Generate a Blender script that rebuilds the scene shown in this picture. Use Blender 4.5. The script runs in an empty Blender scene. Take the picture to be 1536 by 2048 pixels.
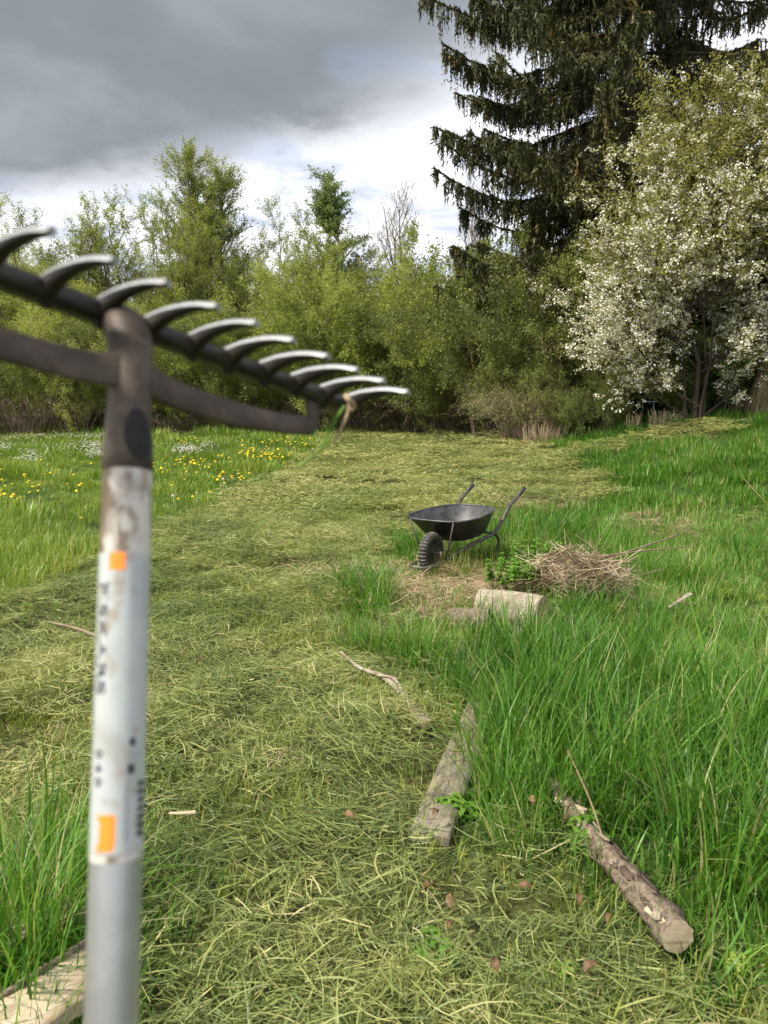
import bpy, math, random
import numpy as np
from mathutils import Vector, Matrix

R = math.radians
rng = np.random.default_rng(7)
random.seed(7)
SEED_B, SEED_S = 3, 4
scene = bpy.context.scene
COL = scene.collection

# ------------------------------------------------------------------ camera, sky, sun, exposure
CAM_H = 1.45
PITCH = R(8.29)
FPX = 1538.0
cam_d = bpy.data.cameras.new('camera')
cam_d.sensor_fit = 'VERTICAL'
cam_d.lens = 5.7
cam_d.sensor_height = 5.7 * 2048 / FPX
cam_d.sensor_width = cam_d.sensor_height * .75
cam_d.clip_start = 0.02
cam_d.clip_end = 2000
cam_d.dof.use_dof = True
cam_d.dof.focus_distance = 6.0
cam_d.dof.aperture_fstop = 1.8
cam = bpy.data.objects.new('camera', cam_d)
COL.objects.link(cam)
cam.location = (0, 0, CAM_H)
cam.rotation_euler = (R(90) - PITCH, 0, 0)
scene.camera = cam

SUN_EL, SUN_AZ = R(50), R(-115)          # azimuth measured from +Y (the view) towards +X: the sun is high on the left, a little behind
sun_dir = Vector((math.sin(SUN_AZ) * math.cos(SUN_EL), math.cos(SUN_AZ) * math.cos(SUN_EL), math.sin(SUN_EL)))
sun_d = bpy.data.lights.new('sun', 'SUN')
sun_d.energy = 3.0
sun_d.angle = R(6)
sun_d.color = (1.0, .94, .82)
sun = bpy.data.objects.new('sun', sun_d)
COL.objects.link(sun)
sun.rotation_euler = sun_dir.to_track_quat('Z', 'Y').to_euler()

world = bpy.data.worlds.new('World')
scene.world = world
world.use_nodes = True
W = world.node_tree
W.nodes.clear()

class NT:
    """tiny helper for node trees"""
    def __init__(s, t): s.t = t
    def n(s, kind, **kw):
        nd = s.t.nodes.new(kind)
        for k, v in kw.items():
            if k.startswith('i_'):
                nd.inputs[k[2:].replace('_', ' ')].default_value = v
            else:
                setattr(nd, k, v)
        return nd
    def l(s, a, b): s.t.links.new(a, b)
    def put(s, sock, v):
        if hasattr(v, 'is_output') or hasattr(v, 'links'): s.l(v, sock)
        else: sock.default_value = v
    def m(s, op, a, b=0.0, c=0.0, clamp=False):
        nd = s.t.nodes.new('ShaderNodeMath'); nd.operation = op; nd.use_clamp = clamp
        s.put(nd.inputs[0], a); s.put(nd.inputs[1], b)
        if len(nd.inputs) > 2: s.put(nd.inputs[2], c)
        return nd.outputs[0]
    def mix(s, f, a, b, blend='MIX'):
        nd = s.t.nodes.new('ShaderNodeMix'); nd.data_type = 'RGBA'; nd.blend_type = blend
        s.put(nd.inputs[0], f)
        for k, v in ((6, a), (7, b)):
            if isinstance(v, (tuple, list)) and len(v) == 3: v = (*v, 1)
            s.put(nd.inputs[k], v)
        return nd.outputs[2]
    def ramp(s, f, stops, interp='LINEAR'):
        nd = s.t.nodes.new('ShaderNodeValToRGB'); nd.color_ramp.interpolation = interp
        e = nd.color_ramp.elements
        while len(e) > 1: e.remove(e[-1])
        for i, (p, c) in enumerate(stops):
            if i == 0: e[0].position = p; e[0].color = (*c, 1)
            else:
                x = e.new(p); x.color = (*c, 1)
        s.put(nd.inputs[0], f)
        return nd.outputs[0]
    def sm(s, x, a, b):
        nd = s.t.nodes.new('ShaderNodeMapRange'); nd.interpolation_type = 'SMOOTHSTEP'
        s.put(nd.inputs[0], x); nd.inputs[1].default_value = a; nd.inputs[2].default_value = b
        nd.inputs[3].default_value = 0; nd.inputs[4].default_value = 1
        return nd.outputs[0]
    def noise(s, vec, scale, detail=4, rough=.55, dist=0.0):
        nd = s.t.nodes.new('ShaderNodeTexNoise')
        nd.inputs['Scale'].default_value = scale; nd.inputs['Detail'].default_value = detail
        nd.inputs['Roughness'].default_value = rough; nd.inputs['Distortion'].default_value = dist
        if vec is not None: s.l(vec, nd.inputs['Vector'])
        return nd.outputs['Fac']

w = NT(W)
tc = w.n('ShaderNodeTexCoord')
sep = w.n('ShaderNodeSeparateXYZ'); w.l(tc.outputs['Generated'], sep.inputs[0])
dz = w.m('ADD', w.m('MAXIMUM', sep.outputs[2], 0.0), .15)
px = w.m('DIVIDE', sep.outputs[0], dz)
py = w.m('DIVIDE', sep.outputs[1], dz)
cv = w.n('ShaderNodeCombineXYZ'); w.l(px, cv.inputs[0]); w.l(py, cv.inputs[1])
n1 = w.noise(cv.outputs[0], 1.3, 6, .55, .4)
n2 = w.noise(cv.outputs[0], 3.4, 8, .6, .3)
nn = w.m('ADD', w.m('MULTIPLY', w.m('SUBTRACT', n1, .5), .9), w.m('MULTIPLY', w.m('SUBTRACT', n2, .5), .5))
# the heavy grey cloud ahead and to the left
e1 = w.m('ADD', w.m('SUBTRACT', w.m('SUBTRACT', 2.16, w.m('MULTIPLY', px, .22)), py), nn)
e2 = w.m('ADD', w.m('SUBTRACT', w.m('ADD', .20, w.m('MULTIPLY', w.m('SUBTRACT', 1.87, py), .9)), px), nn)
dark = w.m('MULTIPLY', w.sm(e1, -.18, .26), w.sm(e2, -.25, .40))
dark = w.m('MULTIPLY', dark, w.sm(py, .2, 1.0))
light = w.ramp(w.m('ADD', w.m('MULTIPLY', n2, .6), w.m('MULTIPLY', n1, .4)),
               [(.38, (.36, .41, .49)), (.45, (.52, .56, .64)), (.51, (.72, .74, .79)), (.60, (.85, .855, .87))])
heavy = w.ramp(n1, [(.3, (.145, .168, .182)), (.5, (.175, .198, .215)), (.7, (.265, .285, .315))])
cl = w.mix(dark, light, heavy)
cl = w.mix(1.0, cl, (7.2, 7.15, 7.2), 'MULTIPLY')
nish = w.n('ShaderNodeTexSky', sky_type='NISHITA')
nish.sun_disc = False
nish.sun_elevation = SUN_EL
nish.sun_rotation = SUN_AZ
cover = w.m('ADD', .80, w.m('MULTIPLY', w.sm(n1, .35, .5), .20))
cover = w.m('MAXIMUM', cover, dark)
skyc = w.mix(cover, nish.outputs[0], cl)
bg = w.n('ShaderNodeBackground'); bg.inputs[1].default_value = 0.1
w.l(skyc, bg.inputs[0])
wo = w.n('ShaderNodeOutputWorld'); w.l(bg.outputs[0], wo.inputs[0])

vs = scene.view_settings
scene.display_settings.display_device = 'sRGB'
vs.view_transform = 'Standard'
vs.look = 'None'
vs.gamma = 1
vs.exposure = 1.25
vs.use_curve_mapping = False
cy = scene.cycles
cy.max_bounces = 6; cy.diffuse_bounces = 3; cy.glossy_bounces = 2; cy.transmission_bounces = 4; cy.transparent_max_bounces = 8
cy.use_adaptive_sampling = True
cy.adaptive_threshold = 0.02

# ------------------------------------------------------------------ terrain
def S(t):
    t = np.clip(t, 0, 1); return t * t * (3 - 2 * t)

def vnoise(x, y, seed=0):
    x = np.asarray(x, float); y = np.asarray(y, float)
    xi = np.floor(x).astype(np.int64); yi = np.floor(y).astype(np.int64)
    fx = S(x - xi); fy = S(y - yi)
    def h(a, b):
        v = (a * 374761393 + b * 668265263 + seed * 974634777) & 0xffffffff
        v = ((v ^ (v >> 13)) * 1274126177) & 0xffffffff
        return ((v ^ (v >> 16)) & 0xffff) / 65535.0
    return (h(xi, yi) * (1 - fx) + h(xi + 1, yi) * fx) * (1 - fy) + (h(xi, yi + 1) * (1 - fx) + h(xi + 1, yi + 1) * fx) * fy

def H(x, y):
    x = np.asarray(x, float); y = np.asarray(y, float)
    h = .68 * S((y - 7) / 20) * (1 - .45 * S((-x - 2) / 14))
    h = h + .92 * S((x - .8) / 6.5) * S((y - 5) / 9)
    h = h + .05 * (vnoise(x * .7, y * .7, 3) - .5) + .10 * (vnoise(x * .22, y * .22, 5) - .5) * S((y - 6) / 6)
    return h

def at(u, v):
    """the ground point that the photograph shows at pixel (u, v)"""
    a = (u - 768) / FPX; b = -(v - 1024) / FPX
    d = np.array([a, math.cos(PITCH) + b * math.sin(PITCH), b * math.cos(PITCH) - math.sin(PITCH)])
    return at_many([u], [v])[0]

def at_many(u, v):
    u = np.asarray(u, float); v = np.asarray(v, float)
    a = (u - 768) / FPX; b = -(v - 1024) / FPX
    d = np.stack([a, math.cos(PITCH) + b * math.sin(PITCH), b * math.cos(PITCH) - math.sin(PITCH)], -1)
    T = np.geomspace(1.0, 90, 400)
    Q = d[:, None] * T[None, :, None]
    below = CAM_H + Q[..., 2] <= H(Q[..., 0], Q[..., 1])
    i = np.clip(below.argmax(1), 1, None)
    lo, hi = T[i - 1], T[i]
    for _ in range(12):
        m = (lo + hi) / 2; q = d * m[:, None]; k = CAM_H + q[:, 2] <= H(q[:, 0], q[:, 1])
        hi = np.where(k, m, hi); lo = np.where(k, lo, m)
    q = d * hi[:, None]
    return np.stack([q[:, 0], q[:, 1], H(q[:, 0], q[:, 1])], -1)

def inside(poly, x, y):
    x = np.asarray(x); y = np.asarray(y); r = np.zeros(x.shape, bool)
    n = len(poly); j = n - 1
    for i in range(n):
        xi, yi = poly[i]; xj, yj = poly[j]
        c = ((yi > y) != (yj > y)) & (x < (xj - xi) * (y - yi) / (yj - yi + 1e-12) + xi)
        r ^= c; j = i
    return r

MOWN_PX = [(0, 1215), (200, 1108), (330, 1052), (450, 1000), (560, 955), (600, 930), (640, 885), (690, 864), (760, 856), (940, 850),
           (1000, 868), (1075, 893), (1150, 897), (1230, 884), (1340, 862), (1500, 846), (1450, 872), (1340, 886), (1210, 912), (1150, 925), (1205, 955),
           (1240, 985), (1180, 1012), (1050, 1025), (985, 1060), (900, 1095), (830, 1080), (790, 1070), (775, 1120), (700, 1170), (690, 1220), (700, 1280), (840, 1270), (930, 1290),
           (960, 1340), (930, 1400), (930, 1480), (890, 1600), (930, 1700), (1090, 1700), (1200, 1820), (1300, 1950), (1536, 2020)]
MOWN = [tuple(at(*p)[:2]) for p in MOWN_PX]
MOWN = [(-6.0, 2.2)] + MOWN + [(3.5, 1.4), (4.5, -3), (-8, -3)]
CLUMPS = [(20, 1900, .30), (120, 1990, .16), (30, 2040, .25), (310, 1850, .10)]      # tall grass left standing near the pole
CLUMPS = [(*at(u, v)[:2], r) for u, v, r in CLUMPS]
LEFT_EDGE = [tuple(at(*p)[:2]) for p in [(0, 1215), (200, 1108), (330, 1052), (450, 1000), (560, 955), (600, 930), (640, 885), (690, 864), (760, 856), (940, 848), (1000, 845)]]

def warp(x, y):
    return (x + .16 * (vnoise(x * 1.3, y * 1.3, 11) - .5) * S((y - 1) / 6), y + .16 * (vnoise(x * 1.3, y * 1.3, 12) - .5) * S((y - 1) / 6))

def zone(x, y):
    """0 tall grass, 1 mown, 2 meadow"""
    wx, wy = warp(x, y)
    z = np.zeros(np.shape(x), int)
    z[inside(MOWN, wx, wy)] = 1
    ex = np.array([p[0] for p in LEFT_EDGE]); ey = np.array([p[1] for p in LEFT_EDGE])
    xe = np.interp(wy, ey, ex)
    med = (z == 0) & (wx < xe + .1) & (wy > ey[0] - 1.5)
    z[med] = 2
    for cx, cy_, r in CLUMPS:
        z[np.hypot(x - cx, y - cy_) < r] = 0
    return z

# ------------------------------------------------------------------ helpers for meshes and objects
def tag(o, label=None, cat=None, group=None, kind=None):
    if label: o['label'] = label
    if cat: o['category'] = cat
    if group: o['group'] = group
    if kind: o['kind'] = kind
    return o

def empty(name, loc=(0, 0, 0), rz=0.0):
    o = bpy.data.objects.new(name, None); COL.objects.link(o)
    o.empty_display_size = .1
    o.location = loc; o.rotation_euler = (0, 0, rz)
    return o

def mesh_np(name, V, F, mat=None, attrs=None, smooth=False, mi=None):
    """V (n,3), F list of (m,k) arrays of polygons"""
    me = bpy.data.meshes.new(name)
    V = np.asarray(V, np.float32)
    F = [np.asarray(f) for f in (F if isinstance(F, list) else [F]) if len(f)]
    me.vertices.add(len(V)); me.vertices.foreach_set('co', V.ravel())
    nl = sum(f.size for f in F); npoly = sum(len(f) for f in F)
    me.loops.add(nl); me.polygons.add(npoly)
    me.loops.foreach_set('vertex_index', np.concatenate([f.ravel() for f in F]).astype(np.int32))
    tot = np.concatenate([np.full(len(f), f.shape[1]) for f in F])
    st = np.concatenate([[0], np.cumsum(tot)[:-1]])
    me.polygons.foreach_set('loop_start', st.astype(np.int32))
    if smooth: me.polygons.foreach_set('use_smooth', np.ones(npoly, bool))
    if mat is not None:
        for m_ in (mat if isinstance(mat, (list, tuple)) else [mat]): me.materials.append(m_)
    if mi is not None: me.polygons.foreach_set('material_index', np.asarray(mi, np.int32))
    for k, a in (attrs or {}).items():
        at_ = me.attributes.new(k, 'FLOAT', 'POINT'); at_.data.foreach_set('value', np.asarray(a, np.float32))
    me.update(calc_edges=True)
    me.validate()
    return me

def obj(name, me, parent=None, loc=None):
    o = bpy.data.objects.new(name, me); COL.objects.link(o)
    if parent is not None: o.parent = parent
    if loc is not None: o.location = loc
    return o

class MB:
    """collects several solids into one mesh"""
    def __init__(s): s.v = []; s.f = {}; s.n = 0
    def add(s, V, *Fs):
        for F in Fs:
            F = np.asarray(F)
            if len(F): s.f.setdefault(F.shape[1], []).append(F + s.n)
        s.v.append(np.asarray(V, float)); s.n += len(V)
        return s
    def box(s, c, size, M=None, bev=0):
        c = np.array(c, float); h = np.array(size, float) / 2
        V = np.array([[x, y, z] for x in (-1, 1) for y in (-1, 1) for z in (-1, 1)]) * h
        if M is not None: V = V @ np.array(M).T
        return s.add(V + c, [[0, 1, 3, 2], [4, 6, 7, 5], [0, 4, 5, 1], [2, 3, 7, 6], [0, 2, 6, 4], [1, 5, 7, 3]])
    def tube(s, pts, rad, sides=8, caps=True, closed=False, flat=None):
        P = np.array(pts, float); k = len(P)
        rad = np.full(k, rad) if np.isscalar(rad) else np.array(rad, float)
        T = np.gradient(P, axis=0) if not closed else np.roll(P, -1, 0) - np.roll(P, 1, 0)
        T /= np.linalg.norm(T, axis=1)[:, None] + 1e-12
        up = np.array([0, 0, 1.]) if abs(T[0] @ [0, 0, 1]) < .9 else np.array([1., 0, 0])
        if flat is not None: up = np.array(flat[0], float)
        Vs = []; u = np.cross(T[0], up); u /= np.linalg.norm(u)
        for i in range(k):
            u = u - T[i] * (u @ T[i]); u /= np.linalg.norm(u) + 1e-12
            w_ = np.cross(T[i], u)
            a = np.arange(sides) * 2 * np.pi / sides + (np.pi / sides if sides == 4 else 0)
            ru, rw = (1, 1) if flat is None else (flat[1], flat[2])
            Vs.append(P[i] + rad[i] * (np.cos(a)[:, None] * u * ru + np.sin(a)[:, None] * w_ * rw))
        V = np.concatenate(Vs); F = []
        kk = k if closed else k - 1
        for i in range(kk):
            for j in range(sides):
                a0 = i * sides + j; a1 = i * sides + (j + 1) % sides
                b0 = ((i + 1) % k) * sides + j; b1 = ((i + 1) % k) * sides + (j + 1) % sides
                F.append([a0, b0, b1, a1])
        s.add(V, F)
        if caps and not closed:
            base = s.n - len(V)
            for ring, fl in ((0, 0), (k - 1, 1)):
                idx = np.arange(sides) + ring * sides
                c = P[ring]
                s.v.append(c[None]); ci = s.n; s.n += 1
                tr = [[ci, base + idx[j], base + idx[(j + 1) % sides]] if not fl else [ci, base + idx[(j + 1) % sides], base + idx[j]] for j in range(sides)]
                s.f.setdefault(3, []).append(np.array(tr))
        return s
    def lathe(s, prof, sides=32, M=None, off=(0, 0, 0)):
        """prof list of (r, h) about local Z"""
        k = len(prof); a = np.arange(sides) * 2 * np.pi / sides
        V = np.array([[r * math.cos(t), r * math.sin(t), h] for r, h in prof for t in a])
        if M is not None: V = V @ np.array(M).T
        V = V + np.array(off)
        F = [[i * sides + j, i * sides + (j + 1) % sides, (i + 1) * sides + (j + 1) % sides, (i + 1) * sides + j] for i in range(k - 1) for j in range(sides)]
        return s.add(V, F)
    def build(s, name, mat, parent=None, smooth=True, attrs=None, mods=None):
        V = np.concatenate(s.v); F = [np.concatenate(x) for x in s.f.values()]
        me = mesh_np(name, V, F, mat, attrs, smooth)
        o = obj(name, me, parent)
        return o

# ------------------------------------------------------------------ materials
def new_mat(name):
    m = bpy.data.materials.new(name); m.use_nodes = True
    t = m.node_tree; t.nodes.clear()
    return m, NT(t)

def finish(n, col, rough=.7, spec=.3, metal=0.0, bump=None, bstr=.3, bdist=.01, transl=None, tfac=.35):
    p = n.n('ShaderNodeBsdfPrincipled')
    n.put(p.inputs['Base Color'], col if not isinstance(col, tuple) else (*col, 1))
    n.put(p.inputs['Roughness'], rough); n.put(p.inputs['Metallic'], metal)
    p.inputs['Specular IOR Level'].default_value = spec
    if bump is not None:
        b = n.n('ShaderNodeBump'); b.inputs['Strength'].default_value = bstr; b.inputs['Distance'].default_value = bdist
        n.l(bump, b.inputs['Height']); n.l(b.outputs[0], p.inputs['Normal'])
    sh = p.outputs[0]
    if transl is not None:
        tr = n.n('ShaderNodeBsdfTranslucent'); n.put(tr.inputs[0], transl if not isinstance(transl, tuple) else (*transl, 1))
        mx = n.n('ShaderNodeMixShader'); mx.inputs[0].default_value = tfac
        n.l(sh, mx.inputs[1]); n.l(tr.outputs[0], mx.inputs[2]); sh = mx.outputs[0]
    o = n.n('ShaderNodeOutputMaterial'); n.l(sh, o.inputs[0])

def blade_mat(name, stops, patch=None, pscale=.6, tfac=.35, rough=.45, spec=.35, tgain=1.25):
    """leaf / blade material: colour by the piece's own tint, shifted by soft patches over the ground"""
    m, n = new_mat(name)
    a = n.n('ShaderNodeAttribute', attribute_name='tint')
    oi = n.n('ShaderNodeObjectInfo')
    g = n.n('ShaderNodeNewGeometry')
    nz = n.noise(g.outputs['Position'], pscale, 4, .6)
    f = n.m('ADD', n.m('MULTIPLY', a.outputs['Fac'], .60), n.m('MULTIPLY', oi.outputs['Random'], .34))
    f = n.m('ADD', f, n.m('MULTIPLY', n.m('SUBTRACT', nz, .48), 1.45), clamp=True)
    c = n.ramp(f, stops)
    if patch: c = n.mix(n.sm(nz, patch[1], patch[2]), c, patch[0])
    tcol = n.mix(1.0, c, (tgain, tgain, tgain * .55), 'MULTIPLY')
    finish(n, c, rough, spec, transl=tcol, tfac=tfac)
    return m

M = {}
M['tall'] = blade_mat('tall_grass', [(0, (.032, .090, .012)), (.35, (.062, .165, .018)), (.7, (.120, .260, .030)), (.93, (.21, .34, .06)), (1, (.40, .36, .17))], tfac=.40, rough=.42, spec=.32)
M['yellowgrass'] = blade_mat('yellow_grass', [(0, (.13, .19, .035)), (.5, (.22, .26, .05)), (1, (.34, .31, .09))], tfac=.4)
M['meadow'] = blade_mat('meadow_grass', [(0, (.10, .175, .022)), (.4, (.165, .26, .034)), (.8, (.25, .34, .055)), (1, (.37, .36, .11))], tfac=.35, rough=.45)
M['clip'] = blade_mat('cut_grass', [(0, (.055, .088, .022)), (.3, (.125, .172, .045)), (.55, (.215, .250, .072)), (.8, (.33, .34, .11)), (1, (.52, .45, .23))], pscale=.9, tfac=.22, rough=.5, spec=.35)
M['clipfar'] = blade_mat('cut_grass_far', [(0, (.10, .14, .036)), (.35, (.20, .235, .068)), (.65, (.32, .325, .11)), (1, (.52, .45, .21))], pscale=.8, tfac=.22, rough=.5, spec=.3)
M['stubble'] = blade_mat('stubble', [(0, (.08, .14, .02)), (.4, (.17, .24, .035)), (.8, (.32, .33, .06)), (1, (.45, .38, .15))], pscale=1.5, tfac=.35)
M['straw'] = blade_mat('straw', [(0, (.16, .10, .055)), (.4, (.32, .23, .13)), (.8, (.48, .38, .24)), (1, (.58, .49, .34))], pscale=2.0, tfac=.1, rough=.6)
M['stalk'] = blade_mat('dead_stalk', [(0, (.05, .03, .018)), (.45, (.16, .105, .06)), (.8, (.36, .27, .17)), (1, (.55, .45, .31))], pscale=5, tfac=.05, rough=.7)
M['willow'] = blade_mat('willow_leaf', [(0, (.15, .19, .038)), (.4, (.25, .295, .062)), (.8, (.35, .385, .098)), (1, (.46, .45, .18))], pscale=.35, tfac=.52)
M['fresh'] = blade_mat('fresh_leaf', [(0, (.10, .17, .05)), (.5, (.17, .25, .08)), (1, (.26, .33, .13))], pscale=.5, tfac=.42)
M['dark_leaf'] = blade_mat('shrub_leaf', [(0, (.08, .105, .022)), (.5, (.15, .18, .036)), (1, (.24, .26, .065))], pscale=.6, tfac=.35)
M['cherry_leaf'] = blade_mat('plum_leaf', [(0, (.15, .16, .032)), (.5, (.24, .24, .055)), (1, (.34, .31, .10))], pscale=.7, tfac=.42)
M['needle'] = blade_mat('spruce_needle', [(0, (.024, .030, .008)), (.5, (.052, .058, .014)), (.85, (.10, .095, .024)), (1, (.17, .145, .04))], pscale=.5, tfac=.12, rough=.55)
M['cone'] = blade_mat('spruce_cone', [(0, (.09, .06, .018)), (.5, (.17, .115, .03)), (1, (.26, .18, .045))], pscale=1, tfac=.1, rough=.6)
M['nettle'] = blade_mat('nettle_leaf', [(0, (.07, .16, .02)), (.5, (.13, .27, .03)), (1, (.22, .36, .06))], pscale=3, tfac=.4)
M['petal'] = blade_mat('petal', [(0, (.68, .61, .52)), (.4, (.80, .77, .69)), (1, (.88, .87, .81))], pscale=1, tfac=.25, rough=.6, spec=.2, tgain=1.0)
M['dandelion'] = blade_mat('dandelion', [(0, (.70, .48, .01)), (1, (.85, .68, .02))], pscale=1, tfac=.15, rough=.6, tgain=1.0)
M['brown_leaf'] = blade_mat('brown_leaf', [(0, (.07, .038, .018)), (.5, (.14, .075, .035)), (1, (.26, .16, .08))], pscale=9, tfac=.15, rough=.6)

def bark_mat(name, c1, c2, scale=9, stretch=(1, 1, .25), bd=.01):
    m, n = new_mat(name)
    tcn = n.n('ShaderNodeTexCoord'); mp = n.n('ShaderNodeMapping'); mp.inputs['Scale'].default_value = stretch
    n.l(tcn.outputs['Object'], mp.inputs[0])
    nz = n.noise(mp.outputs[0], scale, 7, .65, .6)
    c = n.ramp(nz, [(.3, c1), (.68, c2)])
    finish(n, c, .85, .2, bump=nz, bstr=.6, bdist=bd)
    return m
M['bark'] = bark_mat('bark', (.055, .045, .033), (.17, .145, .11), 5)
M['twig'] = bark_mat('twig', (.13, .105, .07), (.27, .225, .155), 3)
M['darkbark'] = bark_mat('dark_bark', (.035, .026, .018), (.095, .075, .055), 5)
M['drytwig'] = bark_mat('dry_twig', (.13, .09, .06), (.30, .23, .16), 6)

def wood_mat(name, c1, c2, c3, along='X', scale=3, stain=None):
    m, n = new_mat(name)
    tcn = n.n('ShaderNodeTexCoord'); mp = n.n('ShaderNodeMapping')
    sc = {'X': (.12, 1, 1), 'Y': (1, .12, 1), 'Z': (1, 1, .12)}[along]
    mp.inputs['Scale'].default_value = [x * 18 for x in sc]
    n.l(tcn.outputs['Object'], mp.inputs[0])
    g = n.noise(mp.outputs[0], scale, 8, .7, .8)
    b = n.noise(tcn.outputs['Object'], 7, 5, .6, .3)
    c = n.ramp(g, [(.30, c1), (.5, c2), (.68, c3)])
    c = n.mix(n.m('MULTIPLY', n.sm(b, .5, .66), .6), c, stain or tuple(x * .45 for x in c1))
    finish(n, c, .8, .25, bump=g, bstr=.7, bdist=.004)
    return m
M['oldwood'] = wood_mat('weathered_board', (.085, .07, .048), (.20, .17, .12), (.31, .27, .20), stain=(.05, .05, .045))
M['palewood'] = wood_mat('pale_wood', (.30, .22, .13), (.46, .37, .25), (.55, .46, .34), stain=(.22, .16, .10))
M['greylog'] = wood_mat('grey_log', (.12, .095, .065), (.30, .25, .19), (.44, .38, .30), stain=(.17, .12, .075))
M['logbark'] = bark_mat('log_bark', (.035, .026, .020), (.27, .21, .15), 55, (1, 1, 1), .006)
M['flake'] = bark_mat('bark_flake', (.03, .022, .017), (.15, .11, .08), 60, (1, 1, 1), .003)
M['endgrain'] = wood_mat('end_grain', (.20, .13, .08), (.42, .30, .19), (.55, .42, .28))
M['fencewood'] = wood_mat('fence_board', (.08, .065, .05), (.17, .14, .11), (.27, .23, .19), along='Z')

def metal_mat(name, c1, c2, rough, metal, scale=30, bd=.0006, c3=None, spec=.5):
    m, n = new_mat(name)
    tcn = n.n('ShaderNodeTexCoord')
    a = n.noise(tcn.outputs['Object'], scale, 6, .65, .4); b = n.noise(tcn.outputs['Object'], scale * .23, 4, .6, .2)
    c = n.mix(n.sm(a, .42, .66), c1, c2)
    if c3: c = n.mix(n.sm(b, .52, .68), c, c3)
    finish(n, c, rough, spec, metal, bump=a, bstr=.4, bdist=bd)
    return m
M['blackpaint'] = metal_mat('black_paint', (.012, .012, .012), (.03, .028, .025), .42, 0, 16, .001, c3=(.05, .045, .04))
M['traymetal'] = metal_mat('tray_paint', (.010, .010, .010), (.022, .021, .02), .38, 0, 20, .001, c3=(.05, .046, .042))
M['trayinside'] = metal_mat('tray_inside', (.045, .044, .043), (.11, .108, .105), .42, .25, 9, .001, c3=(.17, .165, .16))
M['tubeworn'] = metal_mat('worn_tube', (.045, .042, .038), (.12, .10, .085), .5, .3, 22, .0006, c3=(.14, .09, .06))
M['rubber'] = metal_mat('rubber', (.09, .08, .065), (.19, .17, .14), .85, 0, 24, .001)
M['rubberdark'] = metal_mat('rubber_dark', (.02, .018, .016), (.05, .045, .038), .85, 0, 24, .001)
M['grip'] = metal_mat('grip', (.012, .013, .015), (.03, .03, .032), .45, 0, 30)
M['rusty'] = metal_mat('rusty_steel', (.040, .028, .018), (.075, .050, .032), .6, .2, 60, .0012, c3=(.11, .085, .06))
M['shadediron'] = metal_mat('shaded_dark_iron', (.012, .010, .007), (.028, .022, .014), .42, .3, 45, .0005, c3=(.035, .03, .02))  # dark iron; the shade on downward faces is put into its colour
M['steelgrey'] = metal_mat('grey_steel', (.10, .10, .105), (.17, .165, .16), .45, .5, 60, .0004)
M['darkhole'] = metal_mat('dark_hole', (.004, .0035, .003), (.014, .010, .008), .8, 0, 60)
M['wornglint'] = metal_mat('worn_steel_painted_highlight', (.36, .36, .36), (.52, .52, .53), .38, .3, 90, .0003, c3=(.28, .25, .22))  # pale steel: real wear, plus the sky highlight painted in as colour
M['alu'] = metal_mat('aluminium', (.50, .50, .51), (.58, .58, .59), .36, .75, 40, .0001)
M['chairgrey'] = metal_mat('chair_paint', (.07, .09, .12), (.12, .15, .19), .6, 0)

def plain(name, c, rough=.5, spec=.4):
    m, n = new_mat(name); finish(n, c, rough, spec); return m
M['orange'] = plain('orange_print', (.95, .27, .03), .35)
M['print'] = plain('black_print', (.03, .03, .045), .5)
M['printgrey'] = plain('grey_print', (.33, .33, .36), .5)
m, n = new_mat('sticker_film')
tcn = n.n('ShaderNodeTexCoord'); a = n.noise(tcn.outputs['Object'], 70, 5, .6, .3)
b = n.noise(tcn.outputs['Object'], 22, 4, .6, .5)
c = n.mix(n.sm(a, .54, .68), (.42, .445, .435), (.30, .26, .20))
c = n.mix(n.m('MULTIPLY', n.sm(b, .50, .70), .55), c, (.27, .25, .21))
finish(n, c, .28, .5); M['sticker'] = m
m, n = new_mat('worn_white_paint')
tcn = n.n('ShaderNodeTexCoord'); mp = n.n('ShaderNodeMapping'); mp.inputs['Scale'].default_value = (1, 1, .45); n.l(tcn.outputs['Object'], mp.inputs[0])
a = n.noise(mp.outputs[0], 75, 7, .7, .9); b = n.noise(mp.outputs[0], 28, 4, .6, .4)
c = n.mix(n.sm(a, .47, .62), (.52, .49, .44), (.20, .15, .11))
c = n.mix(n.sm(b, .55, .66), c, (.12, .085, .055))
finish(n, c, .5, .3, bump=a, bstr=.3, bdist=.0006); M['wornwhite'] = m

# ground
m, n = new_mat('soil_and_thatch')
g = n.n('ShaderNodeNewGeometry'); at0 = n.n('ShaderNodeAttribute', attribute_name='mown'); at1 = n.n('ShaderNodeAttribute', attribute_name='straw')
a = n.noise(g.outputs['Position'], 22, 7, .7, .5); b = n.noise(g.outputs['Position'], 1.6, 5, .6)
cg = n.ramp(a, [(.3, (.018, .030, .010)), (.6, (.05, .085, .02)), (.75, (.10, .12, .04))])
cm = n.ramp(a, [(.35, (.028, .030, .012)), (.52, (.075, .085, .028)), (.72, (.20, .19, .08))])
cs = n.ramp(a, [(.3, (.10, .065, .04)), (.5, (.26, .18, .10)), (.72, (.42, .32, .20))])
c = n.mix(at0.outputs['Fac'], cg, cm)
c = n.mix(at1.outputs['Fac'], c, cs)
finish(n, c, .95, .1, bump=a, bstr=.8, bdist=.03); M['ground'] = m

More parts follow.
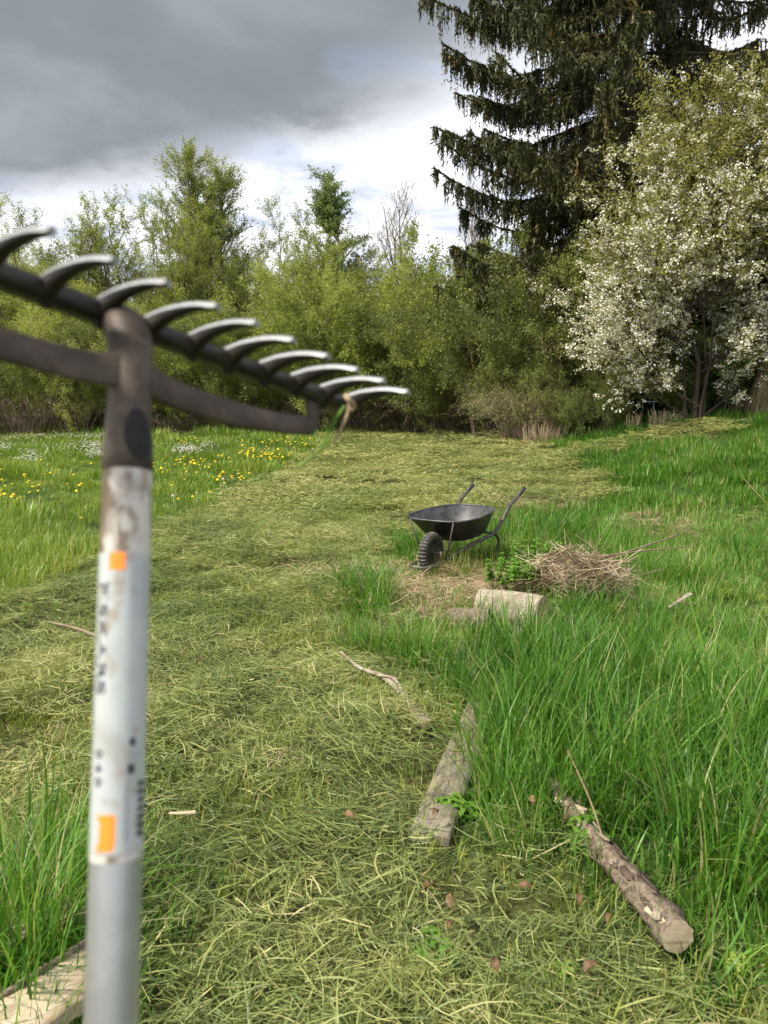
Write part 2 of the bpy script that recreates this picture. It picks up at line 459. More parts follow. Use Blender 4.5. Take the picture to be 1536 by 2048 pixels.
# ------------------------------------------------------------------ ground sheet
def axis(parts):
    out = []
    for a, b, st in parts: out.append(np.arange(a, b, st))
    return np.concatenate(out)
gx = axis([(-400, -60, 20), (-60, -24, 3), (-24, -8, .5), (-8, 8, .12), (8, 20, .4), (20, 60, 3), (60, 401, 20)])
gy = axis([(-60, -4, 4), (-4, 1, .5), (1, 14, .12), (14, 34, .3), (34, 80, 2), (80, 601, 20)])
GX, GY = np.meshgrid(gx, gy)
gz = H(GX, GY)
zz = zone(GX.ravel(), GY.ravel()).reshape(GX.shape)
STRAW = [(*at(880, 1185)[:2], .75), (*at(1010, 1215)[:2], .45), (*at(1170, 1190)[:2], .6), (*at(660, 1165)[:2], .35), (*at(1300, 1060)[:2], .5), (*at(1080, 1010)[:2], .6)]
st_f = np.zeros(GX.shape)
for cx, cy_, r in STRAW: st_f = np.maximum(st_f, S(1.4 - np.hypot((GX - cx), (GY - cy_) * .7) / r))
nx, ny = len(gx), len(gy)
idx = np.arange(nx * ny).reshape(ny, nx)
F = np.stack([idx[:-1, :-1], idx[:-1, 1:], idx[1:, 1:], idx[1:, :-1]], -1).reshape(-1, 4)
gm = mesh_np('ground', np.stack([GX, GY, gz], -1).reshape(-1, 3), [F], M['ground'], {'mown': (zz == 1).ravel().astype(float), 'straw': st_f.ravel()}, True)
tag(obj('ground', gm), kind='structure')

# ------------------------------------------------------------------ grass blades as ribbons
def ribbons(root, az, pitch, length, width, curl, K=4, tint=None, twist=None, bend=None):
    """each blade starts at root, leaves at pitch (0 flat, pi/2 upright) towards azimuth az and bends down by curl over its length"""
    N = len(az); t = np.linspace(0, 1, K + 1)
    th = pitch[:, None] - curl[:, None] * t[None] ** 1.3
    seg = (length / K)[:, None]
    dx = np.cos(th) * seg; dzv = np.sin(th) * seg
    cx = np.concatenate([np.zeros((N, 1)), np.cumsum(dx[:, :-1], 1)], 1); cz = np.concatenate([np.zeros((N, 1)), np.cumsum(dzv[:, :-1], 1)], 1)
    P = np.stack([root[:, 0:1] + cx * np.cos(az)[:, None], root[:, 1:2] + cx * np.sin(az)[:, None], root[:, 2:3] + cz], -1)
    if bend is not None:
        off = (bend * length)[:, None] * (t[None] - .5) ** 2
        P[..., 0] -= off * np.sin(az)[:, None]; P[..., 1] += off * np.cos(az)[:, None]
    side = np.stack([-np.sin(az), np.cos(az), np.zeros(N)], -1)
    if twist is not None:
        upv = np.stack([-np.sin(pitch) * np.cos(az), -np.sin(pitch) * np.sin(az), np.cos(pitch)], -1)
        side = side * np.cos(twist)[:, None] + upv * np.sin(twist)[:, None]
    wd = width[:, None] * .5 * np.array([.75, 1, .92, .68, .4, .25, .1])[:K][None]
    L = P[:, :K] - side[:, None] * wd[..., None]; Rr = P[:, :K] + side[:, None] * wd[..., None]
    V = np.concatenate([np.stack([L, Rr], 2).reshape(N, 2 * K, 3), P[:, K:K + 1]], 1)
    nv = 2 * K + 1; base = (np.arange(N) * nv)[:, None]
    q = np.concatenate([base + np.array([[2 * i, 2 * i + 1, 2 * i + 3, 2 * i + 2]]) for i in range(K - 1)], 0) if K > 1 else np.zeros((0, 4), int)
    tr = base + np.array([[2 * K - 2, 2 * K - 1, 2 * K]])
    tt = np.repeat(tint if tint is not None else rng.random(N), nv)
    return V.reshape(-1, 3), q, tr, tt

def proto(name, parts, mat):
    Vs, Qs, Ts, As, off = [], [], [], [], 0
    for V, q, t, a in parts:
        Vs.append(V); Qs.append(q + off); Ts.append(t + off); As.append(a); off += len(V)
    me = mesh_np(name, np.concatenate(Vs), [np.concatenate(Qs), np.concatenate(Ts)], mat, {'tint': np.concatenate(As)})
    return bpy.data.objects.new(name, me)

def tuft(name, mat, n, rad, lo, hi, w0, w1, pitch=(1.1, 1.5), curl=(.3, 1.9), K=5, tint=(0, 1)):
    a = rng.random(n) * 2 * np.pi; r = rad * np.sqrt(rng.random(n)); dead = rng.random(n) < .05
    root = np.stack([r * np.cos(a), r * np.sin(a), np.full(n, -.01)], -1)
    az = a + rng.normal(0, .9, n)
    L = lo + (hi - lo) * rng.random(n) ** 1.2
    return proto(name, [ribbons(root, az, rng.uniform(*pitch, n), L, rng.uniform(w0, w1, n), rng.uniform(*curl, n) * rng.random(n) ** .5, K, np.where(dead, 1.6, rng.uniform(*tint, n)))], mat)

def clippings(name, mat, n, rad, lo, hi, w0, w1, spread=.75, hgt=.04, K=3):
    a = rng.random(n) * 2 * np.pi; r = rad * np.sqrt(rng.random(n))
    root = np.stack([r * np.cos(a), r * np.sin(a), rng.random(n) * hgt * (1 - .5 * r / rad)], -1)
    az = rng.normal(0, spread, n) + np.where(rng.random(n) < .5, np.pi, 0)
    L = lo + (hi - lo) * rng.random(n) ** 2
    root[:, 0] -= np.cos(az) * L * .5; root[:, 1] -= np.sin(az) * L * .5
    return proto(name, [ribbons(root, az, rng.normal(.12, .16, n), L, rng.uniform(w0, w1, n), rng.normal(.25, .38, n), K, np.where(rng.random(n) < .025, 1.4, rng.random(n) * .92), rng.normal(0, .7, n), rng.normal(0, .38, n))], mat)

def scatter(name, pts, rots, scl, protos, label=None, mat=None):
    """one object: the prototypes instanced on points"""
    c = bpy.data.collections.new(name + '_pieces')
    for p in protos: c.objects.link(p)
    n_ = len(pts)
    me = bpy.data.meshes.new(name); me.vertices.add(n_); me.vertices.foreach_set('co', np.asarray(pts, np.float32).ravel())
    a = me.attributes.new('rot', 'FLOAT_VECTOR', 'POINT'); a.data.foreach_set('vector', np.asarray(rots, np.float32).ravel())
    a = me.attributes.new('scl', 'FLOAT', 'POINT'); a.data.foreach_set('value', np.asarray(scl, np.float32))
    a = me.attributes.new('pick', 'INT', 'POINT'); a.data.foreach_set('value', rng.integers(0, len(protos), n_).astype(np.int32))
    if mat: me.materials.append(mat)
    o = obj(name, me)
    ng = bpy.data.node_groups.new(name, 'GeometryNodeTree')
    ng.interface.new_socket('Geometry', in_out='INPUT', socket_type='NodeSocketGeometry')
    ng.interface.new_socket('Geometry', in_out='OUTPUT', socket_type='NodeSocketGeometry')
    gi = ng.nodes.new('NodeGroupInput'); go = ng.nodes.new('NodeGroupOutput')
    ip = ng.nodes.new('GeometryNodeInstanceOnPoints'); ci = ng.nodes.new('GeometryNodeCollectionInfo')
    ci.inputs['Collection'].default_value = c; ci.inputs['Separate Children'].default_value = True; ci.inputs['Reset Children'].default_value = True
    def na(nm, ty):
        x = ng.nodes.new('GeometryNodeInputNamedAttribute'); x.data_type = ty; x.inputs[0].default_value = nm; return x.outputs[0]
    L = ng.links.new
    L(gi.outputs[0], ip.inputs['Points']); L(ci.outputs[0], ip.inputs['Instance'])
    ip.inputs['Pick Instance'].default_value = True
    L(na('pick', 'INT'), ip.inputs['Instance Index']); L(na('rot', 'FLOAT_VECTOR'), ip.inputs['Rotation']); L(na('scl', 'FLOAT'), ip.inputs['Scale'])
    L(ip.outputs[0], go.inputs[0])
    md = o.modifiers.new('scatter', 'NODES'); md.node_group = ng
    return o

def sample(y0, y1, dens, xm=1.0):
    """random ground points in the wedge in front of the camera, with a margin on both sides"""
    n_ = int(dens * (y1 - y0) * (2 * (.56 * y1 + xm)))
    y = rng.uniform(y0, y1, n_); x = rng.uniform(-1, 1, n_) * (.56 * y1 + xm)
    k = np.abs(x) < .56 * y + xm
    return x[k], y[k]

def lay(name, label, cat, z_want, bands, protos_for, keep=None, scl=(.8, 1.2), flow=False, dzf=None, tilt=.12, vary=False):
    P, Ro, Sc, Gr = [], [], [], []
    objs = []
    for bi, (y0, y1, dens, s0) in enumerate(bands):
        x, y = sample(y0, y1, dens)
        k = zone(x, y) == z_want
        x, y = x[k], y[k]
        if keep is not None:
            k = keep(x, y); x, y = x[k], y[k]
        z = H(x, y)
        hv = (.38 + .85 * S((vnoise(x * 1.3, y * 1.3, 77) * .6 + vnoise(x * 3.3, y * 3.3, 78) * .4 - .25) * 1.8)) if vary else 1.0
        if dzf is not None: z = z + dzf(x, y)
        if flow: rz = (vnoise(x * .7, y * .7, 21) - .5) * 5 + (vnoise(x * 2.6, y * 2.6, 22) - .5) * 4 + rng.normal(0, .5, len(x)) + .5
        else: rz = rng.random(len(x)) * 6.283
        rot = np.stack([rng.normal(0, tilt, len(x)), rng.normal(0, tilt, len(x)), rz], -1)
        sc = rng.uniform(*scl, len(x)) * s0 * hv
        P.append(np.stack([x, y, z], -1)); Ro.append(rot); Sc.append(sc)
    o = scatter(name, np.concatenate(P), np.concatenate(Ro), np.concatenate(Sc), protos_for)
    tag(o, label, cat, kind='stuff')
    return o

BARE = []       # spots kept clear of tall grass: (x, y, radius)
def clear(x, y):
    k = np.ones(len(x), bool)
    for cx, cy_, r in BARE: k &= np.hypot(x - cx, y - cy_) > r
    return k

# the board's ground line, kept clear of tall grass
BOARD_A, BOARD_B = at(858, 1690), at(1026, 1262)
for t in np.linspace(0, 1, 16):
    p = BOARD_A * (1 - t) + BOARD_B * t; BARE.append((p[0] + .02, p[1], .19 if t < .40 else (.12 if t > .70 else .0)))
for u, v, r in [(870, 1190, .42), (960, 1195, .34), (1030, 1150, .5), (1130, 1190, .5), (1010, 1240, .25), (1060, 1250, .2), (1180, 1170, .35), (1080, 1260, .18)]:
    p = at(u, v); BARE.append((p[0], p[1], r))
for t in np.linspace(0, 1, 12):
    p = at(1120, 1600) * (1 - t) + at(1350, 1920) * t; BARE.append((p[0], p[1], .10))
WB = at(862, 1147)
for b, r in ((-.25, .26), (-.05, .26), (.3, .25), (.6, .22)):
    BARE.append((WB[0] + b * .5, WB[1] + b * .866, r))

tallp = [tuft('grass_tuft', M['tall'], 50, .12, .14, .48, .0035, .0098, curl=(.4, 2.7), K=6) for _ in range(6)]
tallfar = [tuft('grass_tuft_far', M['tall'], 60, .22, .16, .40, .008, .016, K=3) for _ in range(3)]
def keep_tall(x, y):
    return clear(x, y) & (vnoise(x * 2.1, y * 2.1, 31) * .6 + vnoise(x * .8, y * .8, 32) * .4 > .41)
lay('tall_grass', 'lush long green grass on the uncut right side and around the brush', 'grass', 0, [(1.2, 4.5, 60, .95), (4.5, 8.5, 50, .85)], tallp, keep_tall, (.6, 1.2), vary=True, tilt=.22)
lay('far_tall_grass', 'long green grass on the far bank before the bushes', 'grass', 0, [(8.5, 14, 32, .62), (14, 30, 17, .68)], tallfar, keep_tall, (.7, 1.25), vary=True, tilt=.2)
shortp = [tuft('short_grass', M['tall'], 50, .16, .05, .16, .003, .006, curl=(.2, 1.6), K=3, tint=(.2, 1)) for _ in range(3)]
lay('low_grass', 'short fresh grass filling the gaps among the long tufts', 'grass', 0, [(1.2, 8.5, 55, 1.0)], shortp, lambda x, y: clear(x, y) | (rng.random(len(x)) < .12), (.7, 1.3))

shortf = [tuft('short_grass_far', M['tall'], 60, .26, .06, .17, .007, .013, curl=(.2, 1.6), K=2, tint=(.2, 1)) for _ in range(3)]
lay('far_low_grass', 'short fresh grass between the far tufts', 'grass', 0, [(8.5, 15, 22, 1.0), (15, 30, 10, 1.1)], shortf, None, (.7, 1.3))
mead = [tuft('meadow_tuft', M['meadow'], 60, .18, .08, .22, .003, .007, curl=(.2, 1.5), K=3) for _ in range(3)]
meadf = [tuft('meadow_tuft_far', M['meadow'], 60, .32, .08, .20, .009, .018, curl=(.2, 1.5), K=2) for _ in range(3)]
lay('meadow_grass', 'bright green meadow grass left of the mown strip', 'grass', 2, [(3, 9, 55, 1.0)], mead, None, (.8, 1.45), vary=True)
lay('far_meadow_grass', 'paler meadow grass reaching to the thicket', 'grass', 2, [(9, 16, 22, 1.0), (16, 34, 10, 1.15)], meadf, None, (.7, 1.25), vary=True)

def heap(x, y):
    return .07 * S((vnoise(x * 1.9, y * 1.9, 41) - .3) * 1.6) + .045 * vnoise(x * 5, y * 5, 42)
clp = [clippings('clipping', M['clip'], 230, .20, .02, .15, .0014, .0044, spread=.95, K=4) for _ in range(6)]
clf = [clippings('clipping_far', M['clipfar'], 170, .34, .04, .16, .005, .011, spread=1.1, K=2, hgt=.05) for _ in range(4)]
def near_board(x, y):
    k = np.ones(len(x), bool)
    for t in np.linspace(0, .36, 10):
        p = BOARD_A * (1 - t) + BOARD_B * t; k &= (np.hypot(x - p[0], y - p[1]) > .15) | (rng.random(len(x)) < .05)
    return k
lay('grass_clippings', 'matted olive cut grass lying over the mown strip', 'cut grass', 1, [(1.0, 4.5, 48, 1.0), (4.5, 9, 40, 1.05), (9, 11.5, 14, 1.1)], clp, near_board, (.7, 1.25), flow=True, dzf=heap, tilt=.16)
lay('far_grass_clippings', 'drying yellowish cut grass on the far mown strip', 'cut grass', 1, [(6.5, 9, 5, .7), (9, 15, 17, .9), (15, 34, 9, 1.15)], clf, None, (.8, 1.25), flow=True, dzf=heap, tilt=.10)
stb = [tuft('stubble_tuft', M['stubble'], 40, .15, .03, .09, .0025, .0045, pitch=(.8, 1.5), curl=(0, .8), K=2) for _ in range(3)]
def keep_stub(x, y):
    return (vnoise(x * 1.7, y * 1.7, 51) * .7 + vnoise(x * 5, y * 5, 52) * .3 + .42 * S((x + .1) / 1.2) * S((4.5 - y) / 2.5) > .56)
lay('stubble', 'short yellow green stubble showing through the cut grass', 'stubble', 1, [(1.0, 5, 90, 1.0), (5, 10, 34, 1.3)], stb, keep_stub, (.7, 1.3), dzf=lambda x, y: heap(x, y) * .8)
lay('grass_litter', 'old cut grass and thatch lying under the long tufts', 'thatch', 0, [(1.2, 5, 16, 1.0), (5, 9, 10, 1.1)], clp[:3], None, (.6, 1.0), flow=True)
# dry straw around the brush pile and a few pale stalks in the mown grass
strp = [clippings('dry_stalk', M['straw'], 60, .20, .06, .28, .0025, .005, spread=1.3, hgt=.07) for _ in range(3)]
sp, sr, ss = [], [], []
for cx, cy_, r in STRAW:
    k = int(70 * r * r * 3.1)
    a = rng.random(k) * 6.283; q = r * np.sqrt(rng.random(k))
    x = cx + q * np.cos(a); y = cy_ + q * np.sin(a) * 1.2
    sp.append(np.stack([x, y, H(x, y) + .02], -1)); sr.append(np.stack([rng.normal(0, .2, k), rng.normal(0, .2, k), rng.random(k) * 6.28], -1)); ss.append(rng.uniform(.6, 1.1, k))
x, y = sample(1.2, 9, 3.0); k = (zone(x, y) == 1) & (vnoise(x * 1.4, y * 1.4, 61) > .6); x, y = x[k], y[k]; k = len(x)
sp.append(np.stack([x, y, H(x, y) + .03 + heap(x, y)], -1)); sr.append(np.stack([rng.normal(0, .2, k), rng.normal(0, .2, k), rng.random(k) * 6.28], -1)); ss.append(rng.uniform(.25, .45, k))
tag(scatter('dry_straw', np.concatenate(sp), np.concatenate(sr), np.concatenate(ss), strp), 'tan dry straw littered before the brush pile and in bare spots', 'straw', kind='stuff')
# yellow young blades between the wheelbarrow and the brush
yel = [tuft('yellow_tuft', M['yellowgrass'], 26, .14, .12, .34, .003, .006, curl=(.1, 1.3), K=4) for _ in range(2)]
k = 26; a = [at(u, v) for u, v in zip(rng.uniform(850, 1050, k), rng.uniform(1105, 1160, k))]
a = np.array(a)
tag(scatter('yellow_grass', a, np.stack([np.zeros(k), np.zeros(k), rng.random(k) * 6.28], -1), rng.uniform(.6, 1.1, k), yel), 'yellow young grass blades between wheelbarrow and brush pile', 'grass', kind='stuff')
# tall named tufts that stand out against the strip
tp = []
for u, v, s_, cnt in [(745, 1215, 1.0, 9), (700, 1200, .8, 4), (800, 1300, .9, 9), (720, 1290, .6, 5), (880, 1340, .9, 8), (1060, 1330, 1.05, 8), (1040, 1480, 1.0, 8), (1110, 1470, 1.2, 10), (935, 1400, .75, 5), (975, 1390, .8, 5), (950, 1360, .6, 4),
                      (1250, 1010, 1.0, 5), (1080, 1060, .9, 5), (1140, 1080, .9, 5), (1190, 920, 1, 4), (1330, 1400, 1.1, 10), (1450, 1500, 1.1, 10), (1250, 1560, 1.1, 8), (1180, 1620, .9, 6), (1420, 1700, 1.1, 10), (0, 1880, 1, 5), (-60, 1950, 1.1, 6), (60, 1820, .7, 3)]:
    c_ = at(u, v)
    for _ in range(cnt):
        x = c_[0] + rng.normal(0, .11); y = c_[1] + rng.normal(0, .11); tp.append((x, y, float(H(x, y)), s_))
tp = np.array(tp); k = len(tp)
tag(scatter('standing_tufts', tp[:, :3], np.stack([rng.normal(0, .1, k), rng.normal(0, .1, k), rng.random(k) * 6.28], -1), tp[:, 3] * rng.uniform(.8, 1.1, k), tallp), 'thick dark green grass tufts standing along the strip edge', 'grass', kind='stuff')

# ------------------------------------------------------------------ flowers of the meadow
def flower_mesh(name, h, r, col, npet=9, white=False):
    Vs = [[-.0015, 0, 0], [.0015, 0, 0], [.001, 0, h], [-.001, 0, h]]; F4 = [[0, 1, 2, 3]]; F3 = []
    mi = [0]
    c0 = len(Vs); Vs.append([0, 0, h + r * .45])
    for i in range(npet * 2):
        a = i * math.pi / npet; rr = r * (1 if i % 2 == 0 else .8)
        Vs.append([rr * math.cos(a), rr * math.sin(a), h + r * .12])
    for i in range(npet * 2): F3.append([c0, c0 + 1 + i, c0 + 1 + (i + 1) % (npet * 2)]); mi.append(1)
    c1 = len(Vs); Vs.append([0, 0, h - r * .2])
    for i in range(npet * 2): F3.append([c1, c0 + 1 + (i + 1) % (npet * 2), c0 + 1 + i]); mi.append(1 if white else 1)
    return mesh_np(name, Vs, [np.array(F4), np.array(F3)], [M['meadow'], col], {'tint': rng.random(len(Vs))}, mi=mi)
dme = flower_mesh('dandelion', .15, .022, M['dandelion'])
dpx = []
for u0, v0, su, sv, n_ in [(385, 938, 22, 7, 22), (500, 915, 45, 12, 42), (545, 920, 25, 8, 22), (580, 893, 30, 5, 20), (480, 968, 30, 7, 20), (375, 888, 15, 3, 12), (505, 985, 25, 14, 10),
                           (420, 970, 60, 22, 16), (25, 985, 22, 6, 8), (52, 1012, 18, 8, 9), (8, 1022, 8, 6, 5), (60, 965, 40, 10, 5), (170, 990, 15, 8, 2), (157, 1062, 3, 2, 1), (425, 985, 80, 30, 12), (330, 950, 10, 10, 5), (130, 955, 60, 30, 7)]:
    for _ in range(n_): dpx.append((u0 + rng.normal(0, su), v0 + rng.normal(0, sv)))
first = True; nd = 0
dpx = np.array([q for q in dpx if q[1] > 868]); dpt = at_many(dpx[:, 0], dpx[:, 1] + 8)
for p in dpt[zone(dpt[:, 0], dpt[:, 1]) == 2]:
    o = obj('dandelion', dme, loc=(p[0], p[1], p[2] + rng.uniform(0, .03)))
    o.rotation_euler = (rng.normal(0, .22) + .25, rng.normal(0, .22), rng.random() * .6 - .3)
    o.scale = [rng.uniform(1.0, 1.55)] * 3
    dl = 'yellow dandelion of the dense drift beside the mown strip' if p[0] > -3.6 and p[1] > 9.5 else ('yellow dandelion just right of the rake pole' if p[0] > -3.6 else 'yellow dandelion in the scattering left of the rake pole')
    tag(o, dl, 'dandelion', 'dandelions in the meadow'); nd += 1
# dandelion clocks
cm = MB()
cm.tube([(0, 0, 0), (.003, 0, .09), (0, 0, .18)], .0016, 5)
for i in range(60):
    d = rng.normal(0, 1, 3); d /= np.linalg.norm(d); q = np.array([0, 0, .18])
    cm.tube([q, q + d * .024], [.0007, .0035], 4, caps=False)
for (u, v, lab) in [(347, 1005, 'white dandelion clock right of the rake pole'), (447, 968, 'white dandelion clock beside the line of yellow dandelions')]:
    p = at(u, v + 14)
    o = cm.build('dandelion_clock', M['petal'], smooth=False); o.location = p
    tag(o, lab, 'dandelion clock')
# white flowers in patches
wme = bpy.data.objects.new('white_flower', flower_mesh('white_flower', .17, .013, M['petal'], 4, True))
wp = []
for u0, v0, su, sv, n_ in [(375, 906, 13, 4, 260), (188, 900, 18, 6, 260), (195, 915, 12, 3, 120), (60, 925, 16, 3, 90), (8, 898, 9, 4, 90), (415, 899, 9, 2, 40), (120, 878, 70, 2.5, 260), (20, 882, 20, 2, 50), (190, 877, 30, 2, 90), (85, 905, 40, 6, 70), (420, 868, 80, 3, 60), (250, 890, 200, 12, 130), (60, 912, 12, 4, 40)]:
    for _ in range(n_):
        u, v = u0 + rng.normal(0, su), v0 + rng.normal(0, sv)
        if v > 866: wp.append((u, v + 5))
wp = np.array(wp); wp = at_many(wp[:, 0], wp[:, 1]); k = zone(wp[:, 0], wp[:, 1]) == 2; wp = wp[k]; k = len(wp)
tag(scatter('white_flowers', wp, np.stack([rng.normal(.3, .3, k), rng.normal(0, .3, k), rng.random(k) * .5], -1), rng.uniform(.8, 1.3, k), [wme]), 'patches of tiny white flowers in the meadow', 'flowers', kind='stuff')

# ------------------------------------------------------------------ trees
def unit(v): return v / (np.linalg.norm(v, axis=-1, keepdims=True) + 1e-12)

def grow(P, m_, t0, t1, ang, L, k, up=.0, wob=.08, droop=0.0, rad=None, pR=None):
    """children of polylines P (n,kp,3): m_ each, leaving at angle ang, length L (scalar or callable of t and n)"""
    n_, kp, _ = P.shape
    t = rng.uniform(t0, t1, (n_, m_))
    f = t * (kp - 1); i = np.minimum(f.astype(int), kp - 2); fr = (f - i)[..., None]
    ar = np.arange(n_)[:, None]
    A = P[ar, i]; B = P[ar, i + 1]
    st = A * (1 - fr) + B * fr
    T = unit(B - A)
    rnd = unit(rng.normal(0, 1, (n_, m_, 3)))
    perp = unit(rnd - T * (rnd * T).sum(-1, keepdims=True))
    a = ang * rng.uniform(.75, 1.25, (n_, m_, 1))
    d = unit(T * np.cos(a) + perp * np.sin(a) + np.array([0, 0, up]))
    Lc = (L(t) if callable(L) else np.full((n_, m_), L)) * rng.uniform(.7, 1.25, (n_, m_))
    s = np.linspace(0, 1, k)
    Pc = st[..., None, :] + d[..., None, :] * (Lc[..., None] * s)[..., None]
    Pc[..., 2] += (Lc[..., None] * s ** 2) * (up * .5 - droop)
    Pc = Pc + np.cumsum(rng.normal(0, wob, Pc.shape), -2) * (Lc[..., None, None] / k) * (s[:, None] > 0)
    out = Pc.reshape(-1, k, 3)
    Rr = None
    if rad is not None: Rr = rad * np.ones((len(out), 1)) * np.linspace(1, .35, k)[None]
    return out, Rr

def tubes(P, Rr, sides=4):
    n_, k, _ = P.shape
    T = np.gradient(P, axis=1); T = unit(T)
    ref = np.where(np.abs(T[:, :1, 2:3]) < .8, np.array([0, 0, 1.]), np.array([1., 0, 0]))
    U = unit(np.cross(T, np.broadcast_to(ref, T.shape))); Wv = np.cross(T, U)
    a = np.arange(sides) * 2 * np.pi / sides
    V = P[:, :, None] + Rr[:, :, None, None] * (np.cos(a)[:, None] * U[:, :, None] + np.sin(a)[:, None] * Wv[:, :, None])
    b = (np.arange(n_) * k * sides)[:, None, None, None]
    ii = (np.arange(k - 1) * sides)[None, :, None, None]; jj = np.arange(sides)[None, None, :, None]; j2 = (jj + 1) % sides
    F_ = np.concatenate([b + ii + jj, b + ii + sides + jj, b + ii + sides + j2, b + ii + j2], -1).reshape(-1, 4)
    return V.reshape(-1, 3), F_

def merge(lst):
    V, F_, o = [], [], 0
    for v, f in lst: V.append(v); F_.append(f + o); o += len(v)
    return np.concatenate(V), np.concatenate(F_)

def leaves(P, per, size, jit, aspect=.55, t0=.1, down=0.0):
    """diamond leaves along polylines"""
    n_, kp, _ = P.shape
    t = rng.uniform(t0, 1, (n_, per)); f = t * (kp - 1); i = np.minimum(f.astype(int), kp - 2); fr = (f - i)[..., None]
    ar = np.arange(n_)[:, None]
    c = (P[ar, i] * (1 - fr) + P[ar, i + 1] * fr).reshape(-1, 3)
    N = len(c); c = c + rng.normal(0, jit, (N, 3))
    a = unit(rng.normal(0, 1, (N, 3)) + np.array([0, 0, -down])); b = unit(np.cross(a, rng.normal(0, 1, (N, 3))))
    nrm = np.cross(a, b)
    s = size * rng.uniform(.6, 1.3, (N, 1))
    fold = nrm * s * .12
    V = np.stack([c - a * s * .5, c + b * s * aspect * .5 + fold, c + a * s * .5, c - b * s * aspect * .5 + fold], 1)
    base = np.arange(N)[:, None] * 4
    tint = np.clip(np.repeat(rng.random(N) * .8 + .2 * rng.random(), 4), 0, 1)
    return V.reshape(-1, 3), np.concatenate([base + [0, 1, 2], base + [0, 2, 3]], 0), tint

def stems(n_, h, spread, k=8, lean=.15, base=.25, hv=.25):
    a = rng.random(n_) * 6.283; r = base * np.sqrt(rng.random(n_)); s = np.linspace(0, 1, k)
    ln = rng.uniform(.2, 1, n_) * spread; hh = h * rng.uniform(1 - hv, 1, n_); hh[0] = h; ln[0] *= .3
    x = r[:, None] * np.cos(a)[:, None] + np.cos(a)[:, None] * ln[:, None] * s ** 1.1
    y = r[:, None] * np.sin(a)[:, None] + np.sin(a)[:, None] * ln[:, None] * s ** 1.1
    z = hh[:, None] * s
    P = np.stack([x, y, z - .15 * (1 - s)], -1)
    w_ = np.cumsum(rng.normal(0, .022 * h, P.shape) * (s[:, None] > 0), 1) * .8; w_[..., 2] = 0
    return P + w_

def build_tree(ns, h, spread, r0, nb, nt, ntt, leafper, leafsize, lmat, bmat, ang=.75, up=.35, blen=.28, base=.25, t0=.25, aspect=.55, jit=.05, tl=.9, ttl=.38, conic=False, trunkname='trunk', crownname='crown', hv=.25):
    """returns the meshes (trunk, branches, crown)"""
    S0 = stems(ns, h, spread, base=base, hv=hv)
    k = S0.shape[1]; R0 = r0 * np.linspace(1, .18, k)[None] * np.ones((ns, 1))
    bl = (lambda t: h * blen * (1.06 - t) * 1.35) if conic else (lambda t: h * blen * (1.25 - .75 * t))
    B1, R1 = grow(S0, nb, t0, 1, ang, bl, 6, up, .10, rad=r0 * .30)
    B2, R2 = grow(B1, nt, .2, 1, .7, tl, 5, up * .6, .12, rad=r0 * .11)
    B3, R3 = grow(B2, ntt, .15, 1, .65, ttl, 3, up * .3, .12, rad=r0 * .05 + .0015)
    tr = mesh_np(trunkname, *[x if i == 0 else [x] for i, x in enumerate(tubes(S0, R0, 7))], bmat, smooth=True)
    V, F_ = merge([tubes(B1, R1, 4), tubes(B2, R2, 3), tubes(B3, R3, 3)])
    br = mesh_np('branches', V, [F_], M['twig'] if bmat is M['bark'] else bmat, smooth=True)
    parts = [('trunk', tr), ('branches', br)]
    if leafper:
        V, T_, ti = leaves(B3, leafper, leafsize, jit, aspect)
        V2, T2, ti2 = leaves(B2, leafper * 2, leafsize, jit, aspect, .5)
        parts.append(('crown', mesh_np('crown', np.concatenate([V, V2]), [np.concatenate([T_, T2 + len(V)])], lmat, {'tint': np.concatenate([ti, ti2])})))
    return parts

def place(name, parts, loc, label, cat='tree', rz=0.0, s=(1, 1, 1), group=None):
    e = empty(name, loc, rz); e.scale = s
    for nm, me in parts:
        q = obj(nm, me, e)
        if nm in ('crown', 'leaves', 'blossom', 'branches', 'cones', 'stems'): q['kind'] = 'stuff'      # nobody could count these pieces
    tag(e, label, cat, group)
    return e

rng = np.random.default_rng(101)
T_w1 = build_tree(8, 9.0, 3.0, .075, 10, 7, 5, 13, .070, M['willow'], M['bark'], up=.28, hv=.4, blen=.26)
T_w2 = build_tree(10, 8.0, 3.2, .065, 9, 6, 5, 13, .068, M['willow'], M['bark'], up=.25, hv=.4)
T_w3 = build_tree(6, 9.0, 2.2, .08, 12, 7, 5, 13, .070, M['willow'], M['bark'], up=.35, hv=.35)
T_tall = build_tree(3, 12.5, 1.0, .11, 34, 8, 5, 12, .072, M['willow'], M['bark'], up=.40, blen=.24, conic=True, t0=.22, tl=.8, hv=.08)
T_fresh = build_tree(1, 11.5, .3, .12, 38, 7, 5, 12, .095, M['fresh'], M['bark'], up=.25, blen=.20, conic=True, t0=.35, aspect=.5, tl=.6)
T_bare = build_tree(3, 10.5, .9, .07, 13, 6, 4, 1, .045, M['willow'], M['bark'], up=.75, blen=.20, t0=.4, tl=.7)
T_shrub = build_tree(18, 3.6, 2.2, .018, 8, 6, 4, 13, .060, M['willow'], M['bark'], up=.25, blen=.30, base=1.3, t0=.02, hv=.55, tl=.55, ttl=.28)
T_shrub2 = build_tree(16, 3.4, 2.0, .016, 8, 6, 4, 13, .056, M['dark_leaf'], M['bark'], up=.2, blen=.32, base=1.3, t0=.02, hv=.55, tl=.5, ttl=.26)

